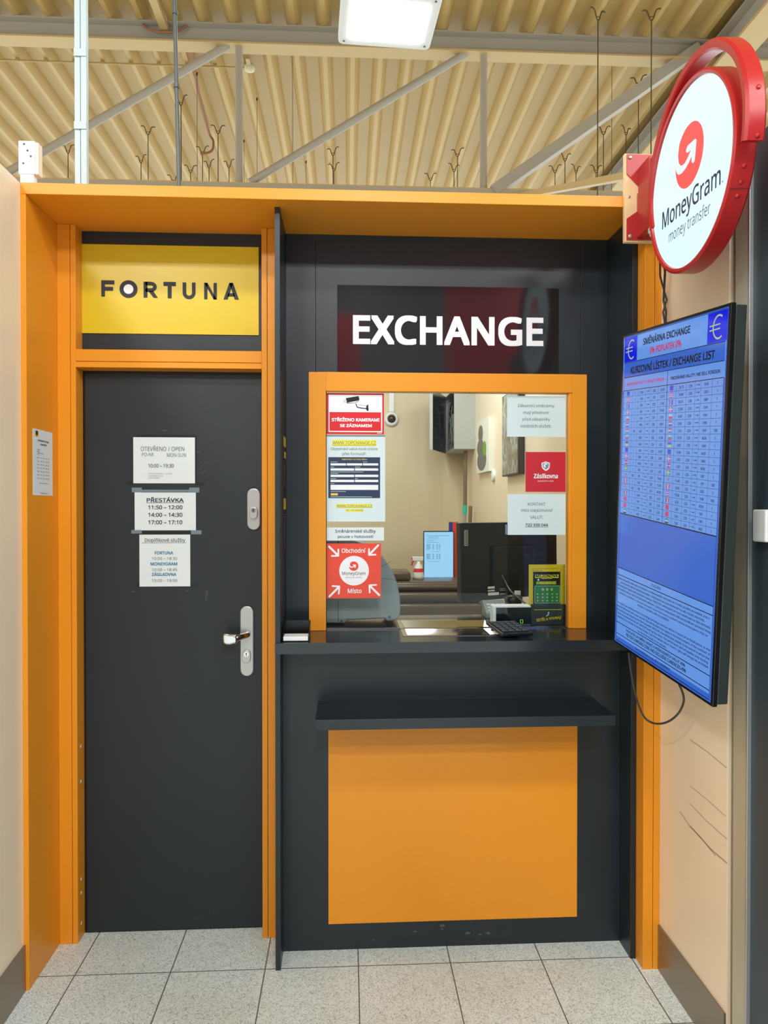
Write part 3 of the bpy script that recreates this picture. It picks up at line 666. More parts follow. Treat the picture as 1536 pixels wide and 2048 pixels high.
A_.t('Objednání valut nově online', 316, 792, 793, 830, inkg).t('přes formulář:', 433, 842, 677, 882, inkg)
A_.r(290, 893, 820, 1312, navy, .0005).t('OBJEDNEJTE SI SVOJI MĚNU', 428, 906, 686, 924, ylh, .01, h=.0012)
for (x0, y0, x1, y1) in ((313, 956, 471, 978), (479, 956, 637, 978), (644, 956, 801, 978), (313, 1007, 554, 1031), (562, 1007, 801, 1031), (313, 1072, 554, 1096), (562, 1072, 801, 1096), (313, 1124, 554, 1148), (562, 1124, 801, 1148), (313, 1176, 801, 1228)): A_.r(x0, y0, x1, y1, whitef, .001)
for (x0, y, x1) in ((313, 940, 384), (644, 940, 688), (313, 992, 350), (562, 992, 616), (313, 1042, 650), (313, 1057, 392), (313, 1110, 370), (562, 1110, 592), (313, 1162, 352), (313, 1242, 470), (313, 1297, 736)): A_.r(x0, y, x1, y+4, mint, .001)
A_.r(315, 1262, 388, 1285, goldp, .001)
A_.r(372, 1372, 740, 1412, ylh, .0005).t('WWW.TOPCHANGE.CZ', 374, 1378, 738, 1404, inkg).r(374, 1407, 738, 1409, inkg, .0009).r(465, 1424, 650, 1452, ylh, .0005).t('TEL.: 722 936 044', 470, 1428, 647, 1444, inkg)
A_.r(268, 668, 872, 680, tapec, .0014)
A_.mb.build('lettering', o_)
A_, o_ = notice('cash_only_notice', 'narrow white notice about cash only, above the orange-red square sticker', 'notice', GA, (270, 1612, 860, 1746))
A_.t('Směnárenské služby', 360, 1632, 776, 1676, ink, .008).t('pouze v hotovosti', 388, 1690, 748, 1728, ink, .008)
A_.mb.build('lettering', o_)
# trading place sticker
GB = Art(GO, XU, ZU, (640, 1050, 6.982))
A_, o_ = notice('money_transfer_sticker', 'square orange-red sticker with white arrows, lowest on the window glass', 'sticker', GB, (92, 258, 852, 1024), redo)
a, b = A_.at(476, 638); R_ = A_.at(683, 638)[0]-a; A_.circ(a, b, R_, whitef, .0006)
a2, b2 = A_.at(470, 574); swirl(A_, a2, b2, A_.at(536, 574)[0]-a2, redo, whitef, 0, .001)
A_.t('MoneyGram', 308, 652, 636, 712, ink, .004, h=.001).t('převody peněz', 360, 722, 584, 746, inkg, h=.001)
A_.t('Obchodní', 302, 324, 636, 388, whitef, .014, res=4).t('Místo', 388, 886, 580, 952, whitef, .014, res=4)
sq = .0095
def arrow(tail, tip, c1_, c2_):
    A_.strip([A_.at(*tail), A_.at(*tip)], sq*.75, whitef, .0006)
    A_.strip([A_.at(*c1_), A_.at(*tip)], sq*.62, whitef, .0008); A_.strip([A_.at(*c2_), A_.at(*tip)], sq*.62, whitef, .001)
    for q_ in (tail, tip, c1_, c2_):
        aa, bb = A_.at(*q_); A_.circ(aa, bb, sq*(.375 if q_ == tail else .31), whitef, .0007, 20)
arrow((128, 302), (256, 430), (256, 342), (166, 432)); arrow((812, 284), (684, 418), (684, 336), (776, 414))
arrow((134, 996), (270, 858), (176, 852), (262, 958)); arrow((826, 978), (690, 842), (784, 836), (694, 944))
A_.mb.build('lettering', o_)
# right hand notices
GC = Art(GO, XU, ZU, (880, 740, 5.12))
A_, o_ = notice('priority_notice', 'white notice with four grey lines, highest at the right of the glass', 'notice', GC, (686, 268, 1284, 684), mat('pale_blue_paper', (208, 226, 230)))
A_.t('Zákazníci směnárny', 796, 350, 1170, 390, inkg).t('mají přednost', 853, 420, 1115, 460, inkg).t('před zákazníky', 843, 488, 1126, 528, inkg).t('ostatních služeb.', 823, 554, 1142, 590, inkg)
A_.mb.build('lettering', o_)
A_, o_ = notice('parcel_service_sticker', 'square crimson sticker with a white parcel shield between two notices', 'sticker', GC, (876, 840, 1287, 1248), redz)
A_.p([(1082, 936), (1124, 952), (1122, 1000), (1108, 1020), (1084, 1034), (1058, 1018), (1042, 996), (1038, 952)], whitef, .0007).p([(1082, 946), (1114, 958), (1112, 996), (1084, 1022), (1052, 994), (1048, 958)], mat('mid_grey_print', (128, 140, 156)), .0010)
A_.p([(1082, 952), (1104, 960), (1082, 972), (1060, 960)], whitef, .0013).p([(1060, 966), (1080, 977), (1080, 1004), (1060, 988)], whitef, .0013)
A_.t('Zásilkovna', 960, 1060, 1206, 1110, whitef, .022, res=4).t('Společně s vámi', 998, 1128, 1164, 1148, whitef)
A_.mb.build('lettering', o_)
A_, o_ = notice('contact_notice', 'white notice with a phone number, below the crimson sticker', 'notice', GC, (692, 1272, 1284, 1688), mat('pale_blue_paper', (208, 226, 230)))
A_.t('KONTAKT', 898, 1358, 1078, 1388, inkg).t('PRO OBJEDNÁNÍ', 832, 1418, 1150, 1458, inkg).t('VALUT:', 920, 1492, 1056, 1524, inkg).t('722 936 044', 874, 1572, 1106, 1602, ink, .012).r(872, 1607, 1110, 1610, ink)
A_.r(668, 1582, 694, 1684, tapec)
A_.mb.build('lettering', o_)

# flyer on the divider
FA = Art((-0.216+.001, 0, 0), (0, 1, 0), ZU)
z1_, z0_ = 1.735, 1.290
fl = tag(FA.slab(2.345, 2.468, z0_, z1_, blk, .001).build('rate_flyer'), 'narrow black flyer with yellow patches on the divider left of the window', 'flyer')
def fz(y): return z1_-(y-870)/(1128-870)*(z1_-z0_)
for y0, y1, x0 in ((876, 896, 2.36), (905, 918, 2.38), (997, 1019, 2.36)): FA.R(x0, 2.45, fz(y1), fz(y0), yell)
for k in range(11): FA.R(2.36, 2.41+.04*random.random(), fz(928+k*4.3+1.4), fz(928+k*4.3), inkg)
for k in range(16): FA.R(2.36, 2.41+.04*random.random(), fz(1028+k*4.6+1.4), fz(1028+k*4.6), inkg)
FA.mb.build('lettering', fl)

# ------------------------------------------------------------------ things on the counter
ch = thing('card_holder', 'open black acrylic card holder at the left end of the counter', 'card holder', (-0.165, 2.32, ZC))
m = MB(); z = ZC+.0004; x0, x1, y0, y1 = -0.211, -0.126, 2.275, 2.375
m.box(x0, x1, y0, y1, z, z+.002, blk).box(x0, x1, y1-.002, y1, z, z+.052, blk)
for xa in (x0, x1-.002): m.prism([(0, 0), (y1-y0, 0), (y1-y0, .052), (.02, .026), (0, .008)], Vector((xa, y0, z)), Vector((0, 1, 0)), Vector((0, 0, 1)), Vector((1, 0, 0)), 0, .002, blk)
m.build('holder_body', ch)
m = MB(); m.box(x0+.003, x1-.003, y0-.004, y0+.052, z+.0025, z+.016, cardw); tag(m.build('card_stack', bevel=.001), 'stack of white cards lying in the black holder', 'card stack')
# keypad
kp = thing('number_keypad', 'black calculator keypad lying skewed on the counter by the tray', 'keypad', (0.548, 2.375, ZC))
ax = Vector((0.146, -0.989, -0.085)).normalized(); sx = Vector((0.989, 0.146, 0)).normalized(); nn = sx.cross(ax)*-1
if nn.z < 0: nn = -nn
kc = Vector((0.548, 2.372, ZC+0.019))
q = [(-.054, -.082), (.054, -.082), (.054, .082), (-.054, .082)]
MB().prism(q, kc, sx, ax, nn, -.006, .006, blkm).build('keypad_body', kp, bevel=.003)
for i in range(4):
    for j in range(5):
        ca, cb = -.036+i*.024, -.050+j*.027
        MB().prism([(ca-.0095, cb-.0105), (ca+.0095, cb-.0105), (ca+.0095, cb+.0105), (ca-.0095, cb+.0105)], kc, sx, ax, nn, .0062, .0105, mat('slate_key', (40, 50, 62), .4)).build('key', kp, bevel=.0015)
MB().box(0.50, 0.59, 2.43, 2.447, ZC+.0003, ZC+.020, blkm).build('keypad_foot', kp)
# customer display
a = onY(986, 1212, 2.545); b = onY(1062, 1254, 2.545)
dsp = thing('price_display', 'small white-edged display showing a green zero behind the glass', 'display', ((a.x+b.x)/2, 2.56, ZC))
MB().box(a.x, b.x, 2.545, 2.60, ZC+.0005, a.z, cardw).build('display_case', dsp, bevel=.003)
MB().box(a.x+.011, b.x-.001, 2.5425, 2.545, ZC+.004, a.z-.006, blk).build('display_window', dsp)
K = Art((0, 2.542, 0), XU, ZU, (900, 1030, 6.144)); a0_, a1_, b0_, b1_ = K.bb(864, 1288, 894, 1328)
for (p_, q_) in (((a0_, b0_), (a1_, b0_)), ((a0_, b1_), (a1_, b1_)), ((a0_, b0_), (a0_, b1_)), ((a1_, b0_), (a1_, b1_))): K.strip([p_, q_], .0011, ledg, 0.0004)
K.mb.build('display_digit', dsp)
# scratch ticket stand
TY_ = 2.56
SA = Art((0, TY_, 0), XU, ZU, (1040, 1120, 13.65))
st = thing('ticket_stand', 'yellow and dark scratch ticket stand at the right of the counter', 'stand', (SA.at(760, 1800)[0], TY_, ZC))
a0_, a1_, b0_, b1_ = SA.bb(245, 125, 1235, 1200); bot = ZC+.0008
SA.slab(a0_, a1_, bot, b1_, yell, .004).build('back_board', st)
a0_, a1_, b0_, b1_ = SA.bb(290, 1200, 1250, 1790)
SB = Art((0, TY_-.010, 0), XU, ZU, (1040, 1120, 13.65)); SB.slab(a0_-.001, a1_, bot, b1_, darkt, .006).build('front_pocket', st)
SB.t('SETŘI A VYHRAJ!', 440, 1545, 1125, 1660, yell, .03, rot=.11).p([(700, 1530), (760, 1490), (760, 1440), (748, 1440), (778, 1405), (808, 1448), (790, 1448), (785, 1500), (730, 1540)], mint).r(390, 1350, 1135, 1362, ylh)
SB.mb.build('lettering', st)
SC = Art((0, TY_-.006, 0), XU, ZU, (1040, 1120, 13.65))
tk = SC.sheet(362, 245, 1100, 1340, blkm, .001).build('scratch_ticket'); tag(tk, 'black and green scratch ticket clipped on the yellow stand', 'ticket')
SC.r(364, 248, 1094, 318, yell).t('SCRATCH', 390, 275, 580, 295, ink).t('150 Kč', 980, 275, 1050, 295, ink)
SC.r(412, 395, 1050, 490, ylh, .0005).t('MILIONOVÁ', 425, 372, 1035, 475, blk, .035).r(590, 476, 870, 512, yell, .0006).t('PRO VELKÉ VÝHRY', 610, 484, 850, 504, red, .02, h=.001)
SC.r(440, 580, 990, 668, leafg, .0005).t('1 000 000 Kč', 460, 590, 975, 660, yell, .03)
a, b = SC.at(500, 540); SC.circ(a, b, .0034, whitef, .0009, 16)
a0_, a1_, b0_, b1_ = SC.bb(395, 700, 1092, 1185)
SC.poly([(a0_+x, b0_+y) for x, y in rr(a1_-a0_, b1_-b0_, .005)], mint, .0008); SC.poly([(a0_+.0012+x, b0_+.0012+y) for x, y in rr(a1_-a0_-.0024, b1_-b0_-.0024, .004)], greenf, .0011)
for x in (622, 742, 862): a, b = SC.at(x, 803); SC.circ(a, b, .0044, goldp, .0014, 18); SC.circ(a, b, .002, stone, .0016, 10)
for y in (928, 1018, 1108):
    for x in (480, 615, 745, 880, 1005): a, b = SC.at(x, y); SC.circ(a, b, .0031, goldp, .0014, 14); SC.circ(a, b, .0014, greenf, .0016, 10)
SC.r(430, 1205, 1085, 1220, inkb, .0006).r(475, 1230, 1040, 1242, mint, .0006).r(435, 1270, 640, 1322, goldp, .0006).r(875, 1268, 1098, 1322, whitef, .0006).t('50 Kč', 670, 1285, 800, 1310, mint, h=.0009)
SC.mb.build('lettering', tk)

# grey machine behind the glass
GAm = Art((0, 2.58, 0), XU, ZU)
pts = [(636, 1246), (636, 1080), (700, 1078), (728, 1087), (752, 1101), (770, 1119), (785, 1142), (795, 1168), (800, 1195), (801, 1222), (798, 1236), (790, 1242), (774, 1243), (769, 1237), (694, 1241), (690, 1247)]
q = [GAm.at(*p_) for p_ in pts]; q = [(a, max(b, ZC+.0006)) for a, b in q]
gmc = thing('counting_machine', 'large grey rounded plastic machine behind the glass at left', 'machine', (0.0, 2.66, ZC))
MB().prism(q, GAm.O, GAm.u, GAm.v, GAm.n, -.20, 0, greyp).build('machine_housing', gmc, bevel=.006, seg=3)
K = Art((0, 2.58-.0008, 0), XU, ZU); K.r(675.5, 1080, 677, 1245, greyd, 0); K.mb.build('seam', gmc)
for x, y in ((683, 1244), (779, 1235)): K = Art((0, 2.58-.0008, 0), XU, ZU); a, b = K.at(x, y); K.circ(a, b+.002, .005, greyd, .0002, 16); K.mb.build('screw_recess', gmc)
K = Art((0, 2.58-.0008, 0), XU, ZU); K.strip([K.at(762, 1133), K.at(783, 1123)], .0012, greyd, .0002); K.mb.build('seam', gmc); K = Art((0, 2.58-.0008, 0), XU, ZU); K.strip([K.at(763, 1156), K.at(794, 1161)], .0012, greyd, .0002)
K.mb.build('seam', gmc)

# ------------------------------------------------------------------ inside the booth
# desk behind the counter
dskt = thing('desk', 'plain low desk behind the service counter', 'desk', (0.35, 3.1, 0))
MB().box(-0.2, 0.98, 2.83, 3.45, 0.72, 0.75, creamin).build('desk_top', dskt)
for x in (-.18, .94): MB().box(x, x+.03, 2.86, 3.42, 0, .72, creamin).build('desk_side', dskt)
# monitor seen from behind
ml = onY(921, 1045, 2.90); mr_ = onY(1115, 1044, 3.12)
u = Vector((mr_.x-ml.x, mr_.y-ml.y, 0)); Wm = u.length; u.normalize()
zb_ = onY(930, 1205, 2.90).z; zt_ = (ml.z+mr_.z)/2; nb = Vector((u.y, -u.x, 0))
mon = thing('desktop_monitor', 'black monitor seen from behind, under the contact notice', 'monitor', (ml.x+u.x*Wm/2, ml.y+u.y*Wm/2, .75))
Om = Vector((ml.x, ml.y, 0)); tiltb = Vector((0, 0, 1))
MB().prism([(0.006, zb_), (Wm, zb_+.004), (Wm-.004, zt_), (0, zt_)], Om, u, tiltb, nb, -.035, 0, blkm).build('monitor_shell', mon, bevel=.004)
MB().prism([(Wm*.30, zb_+.04), (Wm*.72, zb_+.04), (Wm*.72, zt_-.10), (Wm*.30, zt_-.10)], Om, u, tiltb, nb, 0, .018, blk).build('monitor_back_box', mon, bevel=.006)
ms = Om+u*Wm*.5
MB().box(ms.x-.03, ms.x+.03, ms.y-.045, ms.y-.02, .76, zb_+.10, blk).box(ms.x-.12, ms.x+.12, ms.y-.12, ms.y+.09, .7503, .765, blk).build('monitor_stand', mon, bevel=.003)
K = Art(Om, u, ZU, (840, 1030, 3.84))
a0_, a1_, b0_, b1_ = K.bb(338, 116, 368, 238); K.R(a0_, a1_, b0_, b1_, steel, .001)
vs_, fs_, x0_, x1_, y0_, y1_ = text_geo('Lenovo', .01, 3); kh = (b1_-b0_)*.82/(x1_-x0_); kw = (a1_-a0_)*.62/(y1_-y0_)
K.mb.add([K.W((a0_+a1_)/2+((y0_+y1_)/2-y)*kw, b0_+(b1_-b0_)*.09+(x-x0_)*kh, .0016+z) for x, y, z in vs_], fs_, ink)
for r_ in ((500, 545, 552, 562), (500, 572, 552, 583), (502, 590, 585, 612)): K.r(*r_, cardw, .0195)
for r_ in ((592, 560, 640, 566), (592, 572, 640, 578), (595, 596, 652, 606)): K.r(*r_, steel, .0195)
K.mb.build('maker_label', mon)
mcb = MB().tube(smooth([onY(1004, 1150, 2.85), onY(1020, 1180, 2.68), onY(1040, 1198, 2.64), onY(1060, 1216, 2.62), onY(1070, 1235, 2.62)]), .003, dgrey, 8).build('monitor_cable'); tag(mcb, 'grey cable curving from the monitor to the ticket stand', 'cable')
# small calculator, dark cup, white card on the counter back
a = onY(969, 1222, 2.74); b = onY(1000, 1196, 2.79)
cal = thing('desk_calculator', 'grey desk calculator behind the price display', 'calculator', ((a.x+b.x)/2, 2.76, ZC))
MB().add([(a.x, 2.70, ZC+.001), (a.x+.085, 2.70, ZC+.001), (a.x+.085, 2.70, ZC+.02), (a.x, 2.70, ZC+.02), (a.x, 2.79, ZC+.001), (a.x+.085, 2.79, ZC+.001), (a.x+.085, 2.79, ZC+.06), (a.x, 2.79, ZC+.06)],
         [(0, 1, 2, 3), (4, 7, 6, 5), (0, 4, 5, 1), (3, 2, 6, 7), (0, 3, 7, 4), (1, 5, 6, 2)], greyp).build('calculator_body', cal)
for i in range(4):
    for j in range(3):
        x = a.x+.012+i*.019; y = 2.716+j*.02; zz = ZC+.02+(y-2.70)*.444
        MB().box(x, x+.013, y, y+.012, zz-.002, zz+.004, cardw).build('key', cal)
p_ = onZ(1022, 1232, ZC)
cp = MB().lathe((p_.x, 2.72, ZC+.0005), (0, 0, 1), [(0, 0), (.026, 0), (.024, .03), (.034, .06), (.036, .078), (.030, .086), (0, .09)], blk, 24).build('barcode_scanner_base'); tag(cp, 'round black scanner base under the monitor', 'scanner base')
p_ = onY(1036, 1210, 2.77); wc = MB().box(p_.x-.012, p_.x+.012, 2.775, 2.782, ZC+.0005, ZC+.098, cardw).build('white_card_slip', bevel=.0008); tag(wc, 'small white slip standing behind the price display', 'card')

# sofa
sof = thing('leather_sofa', 'brown leather sofa with padded rolls against the booth back wall', 'sofa', (0.2, 5.0, 0))
sx0, sx1 = -0.55, 0.955
def pad(name, x0, x1, y0, y1, z0, z1, bv=.04):
    o_ = MB().box(x0, x1, y0, y1, z0, z1, leather).build(name, sof, bevel=bv, seg=4)
    for p__ in o_.data.polygons: p__.use_smooth = True
    return o_
zz = [onY(860, y, 5.0).z for y in (1162, 1182, 1204, 1240)]
pad('back_roll', sx0+.22, sx1-.0, 4.95, 5.30, zz[1]+.002, zz[0], .035)
pad('back_cushion', sx0+.22, sx1-.0, 4.93, 5.30, zz[2]+.002, zz[1]-.002, .03)
pad('back_cushion', sx0+.22, sx1-.0, 4.92, 5.30, .44, zz[2]-.002, .03)
pad('seat_cushion', sx0+.22, sx1-.0, 4.40, 4.918, .25, .44, .05)
pad('base', sx0, sx1-.0, 4.42, 5.30, .03, .248, .01)
pad('armrest', sx0, sx0+.218, 4.38, 5.30, .25, .66, .05)
hx0 = onY(797, 1150, 5.0).x; hx1 = onY(822, 1150, 5.0).x
pad('head_pad', hx0-.25, hx1, 5.0, 5.28, zz[0]+.001, onY(800, 1144, 5.0).z, .02)
# low cabinet with the second monitor
cbt = MB().box(0.12, 0.80, 5.36, 5.56, 0.0, 0.86, creamin).build('low_cabinet', bevel=.003); tag(cbt, 'cream cabinet behind the sofa carrying the lit monitor', 'cabinet')
a = onY(847, 1062, 5.5); b = onY(926, 1162, 5.5)
m2 = thing('lit_monitor', 'lit monitor showing a pale document, behind the sofa', 'monitor', ((a.x+.17), 5.55, .86))
mz0 = b.z-.02; mx1 = a.x+.24
MB().box(a.x, mx1, 5.5, 5.53, mz0, a.z, blk).build('monitor_shell', m2, bevel=.003)
MB().box(a.x+.006, mx1-.006, 5.497, 5.4995, mz0+.006, a.z-.008, doc).build('screen', m2)
MB().box(a.x+.09, a.x+.15, 5.532, 5.55, .8745, mz0+.1, blk).box(a.x+.04, a.x+.20, 5.47, 5.555, .8605, .874, blk).build('monitor_stand', m2)
K = Art((0, 5.4965, 0), XU, ZU, (840, 1030, 3.84))
for y, x0, x1 in ((158, 50, 230), (170, 60, 140), (182, 60, 140), (196, 50, 110), (208, 50, 150), (280, 90, 150), (356, 60, 150)): K.r(x0, y, x1, y+2, inkb, 0)
for y0 in (225, 300):
    for k in range(5):
        for x in (50, 95, 125, 145): K.r(x, y0+k*9, x+(30 if x == 50 else 12), y0+k*9+3, inkb, 0)
K.mb.build('document_print', m2)
a = onY(898, 1044, 5.54); b = onY(905, 1044, 5.54); c_ = onY(916, 1044, 5.54)
rbx = MB().box(a.x, b.x, 5.532, 5.558, .8605, a.z, blueb).box(b.x, c_.x, 5.532, 5.558, .8605, a.z, redb).build('red_blue_carton', bevel=.002); tag(rbx, 'red and blue carton showing above the lit monitor', 'carton')
# spray bottle
sb0 = onY(838, 1160, 5.08); zt0 = zz[0]+.001
spb = thing('spray_bottle', 'white spray bottle with red trigger standing on the sofa back', 'spray bottle', (sb0.x, 5.12, zt0))
S_ = 1.0; cx, cy = sb0.x, 5.12
MB().lathe((cx, cy, zt0), (0, 0, 1), [(0, 0), (.040, 0), (.042, .02), (.036, .06), (.026, .10), (.014, .115), (.013, .13), (0, .13)], white, 24).build('bottle_body', spb)
MB().box(cx-.045, cx+.035, cy-.014, cy+.014, zt0+.135, zt0+.165, white).box(cx-.012, cx+.012, cy-.012, cy+.012, zt0+.13, zt0+.136, white).build('spray_head', spb, bevel=.004)
MB().tube([(cx-.036, cy, zt0+.135), (cx-.046, cy, zt0+.12), (cx-.05, cy, zt0+.10)], .006, red, 8).box(cx-.052, cx-.044, cy-.008, cy+.008, zt0+.142, zt0+.158, red).build('trigger', spb)
MB().lathe((cx, cy, zt0+.055), (0, 0, 1), [(.0385, 0), (.0325, .025)], red, 24).build('bottle_label', spb)

# dome camera with trunking on the back wall
p_ = onY(783, 838, YB-.02); X_ = Vector((p_.x, YB, p_.z))
dc = thing('dome_camera', 'white dome camera with dark lens on the booth back wall', 'camera', X_)
MB().lathe(X_, (0, -1, 0), [(.062, 0), (.062, .02), (.052, .034), (.036, .038), (.036, .030), (0, .03)], white, 32).build('camera_ring', dc)
MB().lathe(X_, (0, -1, 0), [(.036, .030), (.034, .045), (.024, .056), (.010, .062), (0, .063)], mat('dark_dome', (58, 36, 34), .1), 32).build('camera_dome', dc)
trk = MB().box(p_.x-.021, p_.x+.021, YB-.022, YB, p_.z+.063, ZT-.002, white).build('cable_trunking'); tag(trk, 'white vertical cable trunking above the dome camera', 'trunking')
p_ = onX(984, 951, .985); cs = MB().lathe((XR, p_.y, p_.z), (-1, 0, 0), [(.042, 0), (.042, .012), (.03, .016), (0, .016)], white, 20).build('wall_thermostat'); tag(cs, 'small pale oval fitting on the wall below the stone picture', 'fitting')
# inner lining of the right wall (booth side)
# wall cabinet
wc0 = thing('network_cabinet', 'open light grey wall cabinet full of cables in the booth corner', 'cabinet', (0.92, 5.76, 1.94))
x0, x1, y0, y1, z0, z1 = .834, XR, 5.50, 6.03, onY(930, 898, 5.5).z, 2.42
m = MB().box(x0, x1, y0, y0+.012, z0, z1, rackm).box(x0, x1, y1-.012, y1, z0, z1, rackm).box(x0, x1, y0+.012, y1-.012, z0, z0+.012, rackm).box(x0, x1, y0+.012, y1-.012, z1-.012, z1, rackm).box(x1-.012, x1, y0+.012, y1-.012, z0+.012, z1-.012, rackd)
m.build('cabinet_body', wc0, bevel=.001)
for k in range(5): MB().box(x0+.03, x1-.012, y0+.03, y1-.03, z0+.16+k*.055, z0+.19+k*.055, rackd).build('cabinet_module', wc0)
m = MB()
for k in range(14):
    yy = y0+.05+random.random()*(y1-y0-.12); zz0 = z0+.2+random.random()*.2; y2 = yy+random.uniform(-.2, .2); y2 = min(max(y2, y0+.03), y1-.03)
    m.tube([(x0+.03, yy, zz0), (x0-.004+random.random()*.03, yy, zz0-.04), (x0+.012, (yy+y2)/2, z0+.03+random.random()*.07), (x0+.02, y2, z0+.12), (x0+.035, y2, z0+.25)], .004, cabm, 6)
ob_ = m.build('cable_bundle', wc0)
# its open door
hp = Vector((x0-.002, 6.0, 0)); fe = Vector((.660, 5.545, 0)); du = (fe-hp).normalized(); Ld = (fe-hp).length; dn = Vector((du.y, -du.x, 0)); 
dr_ = MB().prism([(0, z0-.0), (Ld, z0-.0), (Ld, z1), (0, z1)], hp, du, Vector(ZU), dn, -.008, .008, mat('smoked_door', (38, 42, 40), .1, var=.02)).build('cabinet_door', wc0)
MB().prism([(Ld-.004, z0-.002), (Ld+.010, z0-.002), (Ld+.010, z1), (Ld-.004, z1)], hp, du, Vector(ZU), dn, -.012, .012, rackm).build('door_edge', dr_)
# pictures on the right wall
ya, yb = 5.27, 4.80; za, zb2 = 1.73, 2.105
pc1 = MB().box(XR-.032, XR, yb, ya, za, zb2, canvas).build('stone_picture'); tag(pc1, 'white canvas picture of stacked grey stones with green leaf', 'picture')
K = Art((XR-.0326, 0, 0), (0, -1, 0), ZU); ym = -(ya+yb)/2+.0
def ell(ca, cb, ra, rb_, m_, h): K.poly([(ca+ra*math.cos(2*PI*k/28), cb+rb_*math.sin(2*PI*k/28)) for k in range(28)], m_, h)
ell(ym-.02, za+.09, .17, .075, stone, .0004); ell(ym-.07, za+.185, .125, .062, stone, .0008); ell(ym-.06, za+.285, .085, .062, stone, .0012); ell(ym+.09, za+.165, .055, .055, leafg, .0016)
K.mb.build('printed_stones', pc1)
pc2 = thing('landscape_picture', 'dark-edged landscape picture behind the priority notice', 'picture', (XR, 4.15, 1.67))
MB().box(XR-.036, XR, 3.94, 4.36, 1.672, 2.17, mat('dark_picture_edge', (70, 62, 50), .5)).build('picture_frame', pc2)
MB().box(XR-.0375, XR-.036, 3.955, 4.355, 1.68, 2.165, picm).build('picture_print', pc2)
# mop and broom in the corner
p_ = onY(930, 1000, 5.6); mop = thing('mop', 'brown mop handle with teal collar leaning in the booth corner', 'mop', (p_.x, 5.7, 0))
def zy(y, Y): return onY(930, y, Y).z
zb1 = zy(1011, 5.6); zb2_ = zy(1028, 5.6)
MB().tube([(p_.x+.004, 5.60, 1.93), (p_.x, 5.60, zb1)], .015, brownp, 12).build('handle', mop)
MB().tube([(p_.x, 5.60, zb1), (p_.x-.002, 5.60, zb2_)], .018, teal, 12).build('collar', mop)
MB().tube([(p_.x-.002, 5.60, zb2_), (p_.x-.02, 5.60, .12)], .015, steel, 12).build('lower_pole', mop)
MB().box(p_.x-.12, p_.x+.04, 5.56, 5.64, .0005, .12, cabm).build('mop_head', mop, bevel=.02)
p2 = onY(941, 1012, 5.45); br = thing('broom', 'shorter brown broom stick beside the teal-collared mop', 'broom', (p2.x, 5.45, 0))
MB().tube([(p2.x-.0, 5.45, p2.z), (p2.x-.045, 5.43, .1)], .014, brownp, 12).build('handle', br)
MB().box(p2.x-.12, p2.x+.02, 5.34, 5.50, .0005, .1, rust).build('broom_head', br, bevel=.01)

# ------------------------------------------------------------------ hall details above the header
# white twin rail and grey tube standing on the header
a = onY(152, 366, 2.40); b = onY(176, 366, 2.40)
rl = thing('strut_rail', 'tall white twin rail rising from the header above the door', 'rail', ((a.x+b.x)/2, 2.40, 2.475))
w1 = (b.x-a.x)
MB().box(a.x, a.x+w1*.47, 2.39, 2.41, 2.4755, P0+.0, galv).build('rail', rl, bevel=.001); MB().box(a.x+w1*.53, b.x, 2.388, 2.408, 2.4755, P0, galv).build('rail', rl, bevel=.001)
for y in (110, 255): zc = onY(165, y, 2.4).z; MB().box(a.x, b.x, 2.384, 2.3875, zc-.012, zc+.012, galv).build('rail_clip', rl)
a = onY(359, 370, 2.40); b = onY(350, 0, 2.40); d_ = (b-a); top = a+d_*((P0-a.z)/d_.z); a.z = 2.4755
tb = MB().tube([a, top], .0068, dgrey, 10)
for t_ in (.12, .19, .27): q_ = a+(top-a)*t_; tb.tube([q_-Vector((0, 0, .006)), q_+Vector((0, 0, .006))], .0095, dgrey, 10)
tag(tb.build('conduit_tube'), 'thin dark grey tube rising from the header, right of white rail', 'tube')
# white perforated end bracket at the left of the header
a = onY(38, 360, 2.215); b = onY(70, 283, 2.215)
ep = thing('end_bracket', 'white perforated metal bracket on the left end of the header', 'bracket', ((a.x+b.x)/2, 2.23, 2.475))
MB().box(a.x+.003, b.x-.004, 2.214, 2.24, 2.4755, 2.51, white).box(a.x, b.x+.001, 2.21, 2.245, 2.505, b.z, white).build('bracket_body', ep, bevel=.003)
MB().box(b.x+.001, b.x+.011, 2.212, 2.242, 2.505, b.z-.004, mat('off_white_edge', (226, 214, 196), .5)).build('bracket_side', ep, bevel=.002)
for x, y in ((48, 288), (55, 301), (61.5, 312.5), (46.5, 326.5)): p_ = onY(x, y, 2.2096); MB().lathe(p_, (0, -1, 0), [(.0032, 0), (.0032, .0006), (0, .0006)], dgrey, 12).build('screw_hole', ep)
# small cable end on top of the header near the red bracket
a = onY(1201, 386, 2.30); b = onY(1215, 385, 2.30); c_ = onY(1250, 391, 2.30)
hc = MB().tube([Vector((a.x, 2.3, 2.479)), Vector((a.x+.006, 2.3, 2.494)), Vector((b.x, 2.3, 2.492)), Vector(((b.x+c_.x)/2, 2.3, 2.486)), Vector((c_.x+.02, 2.3, 2.480))], .0025, blk, 8).build('loose_cable'); tag(hc, 'short loose black cable lying on the header near the red bracket', 'cable')

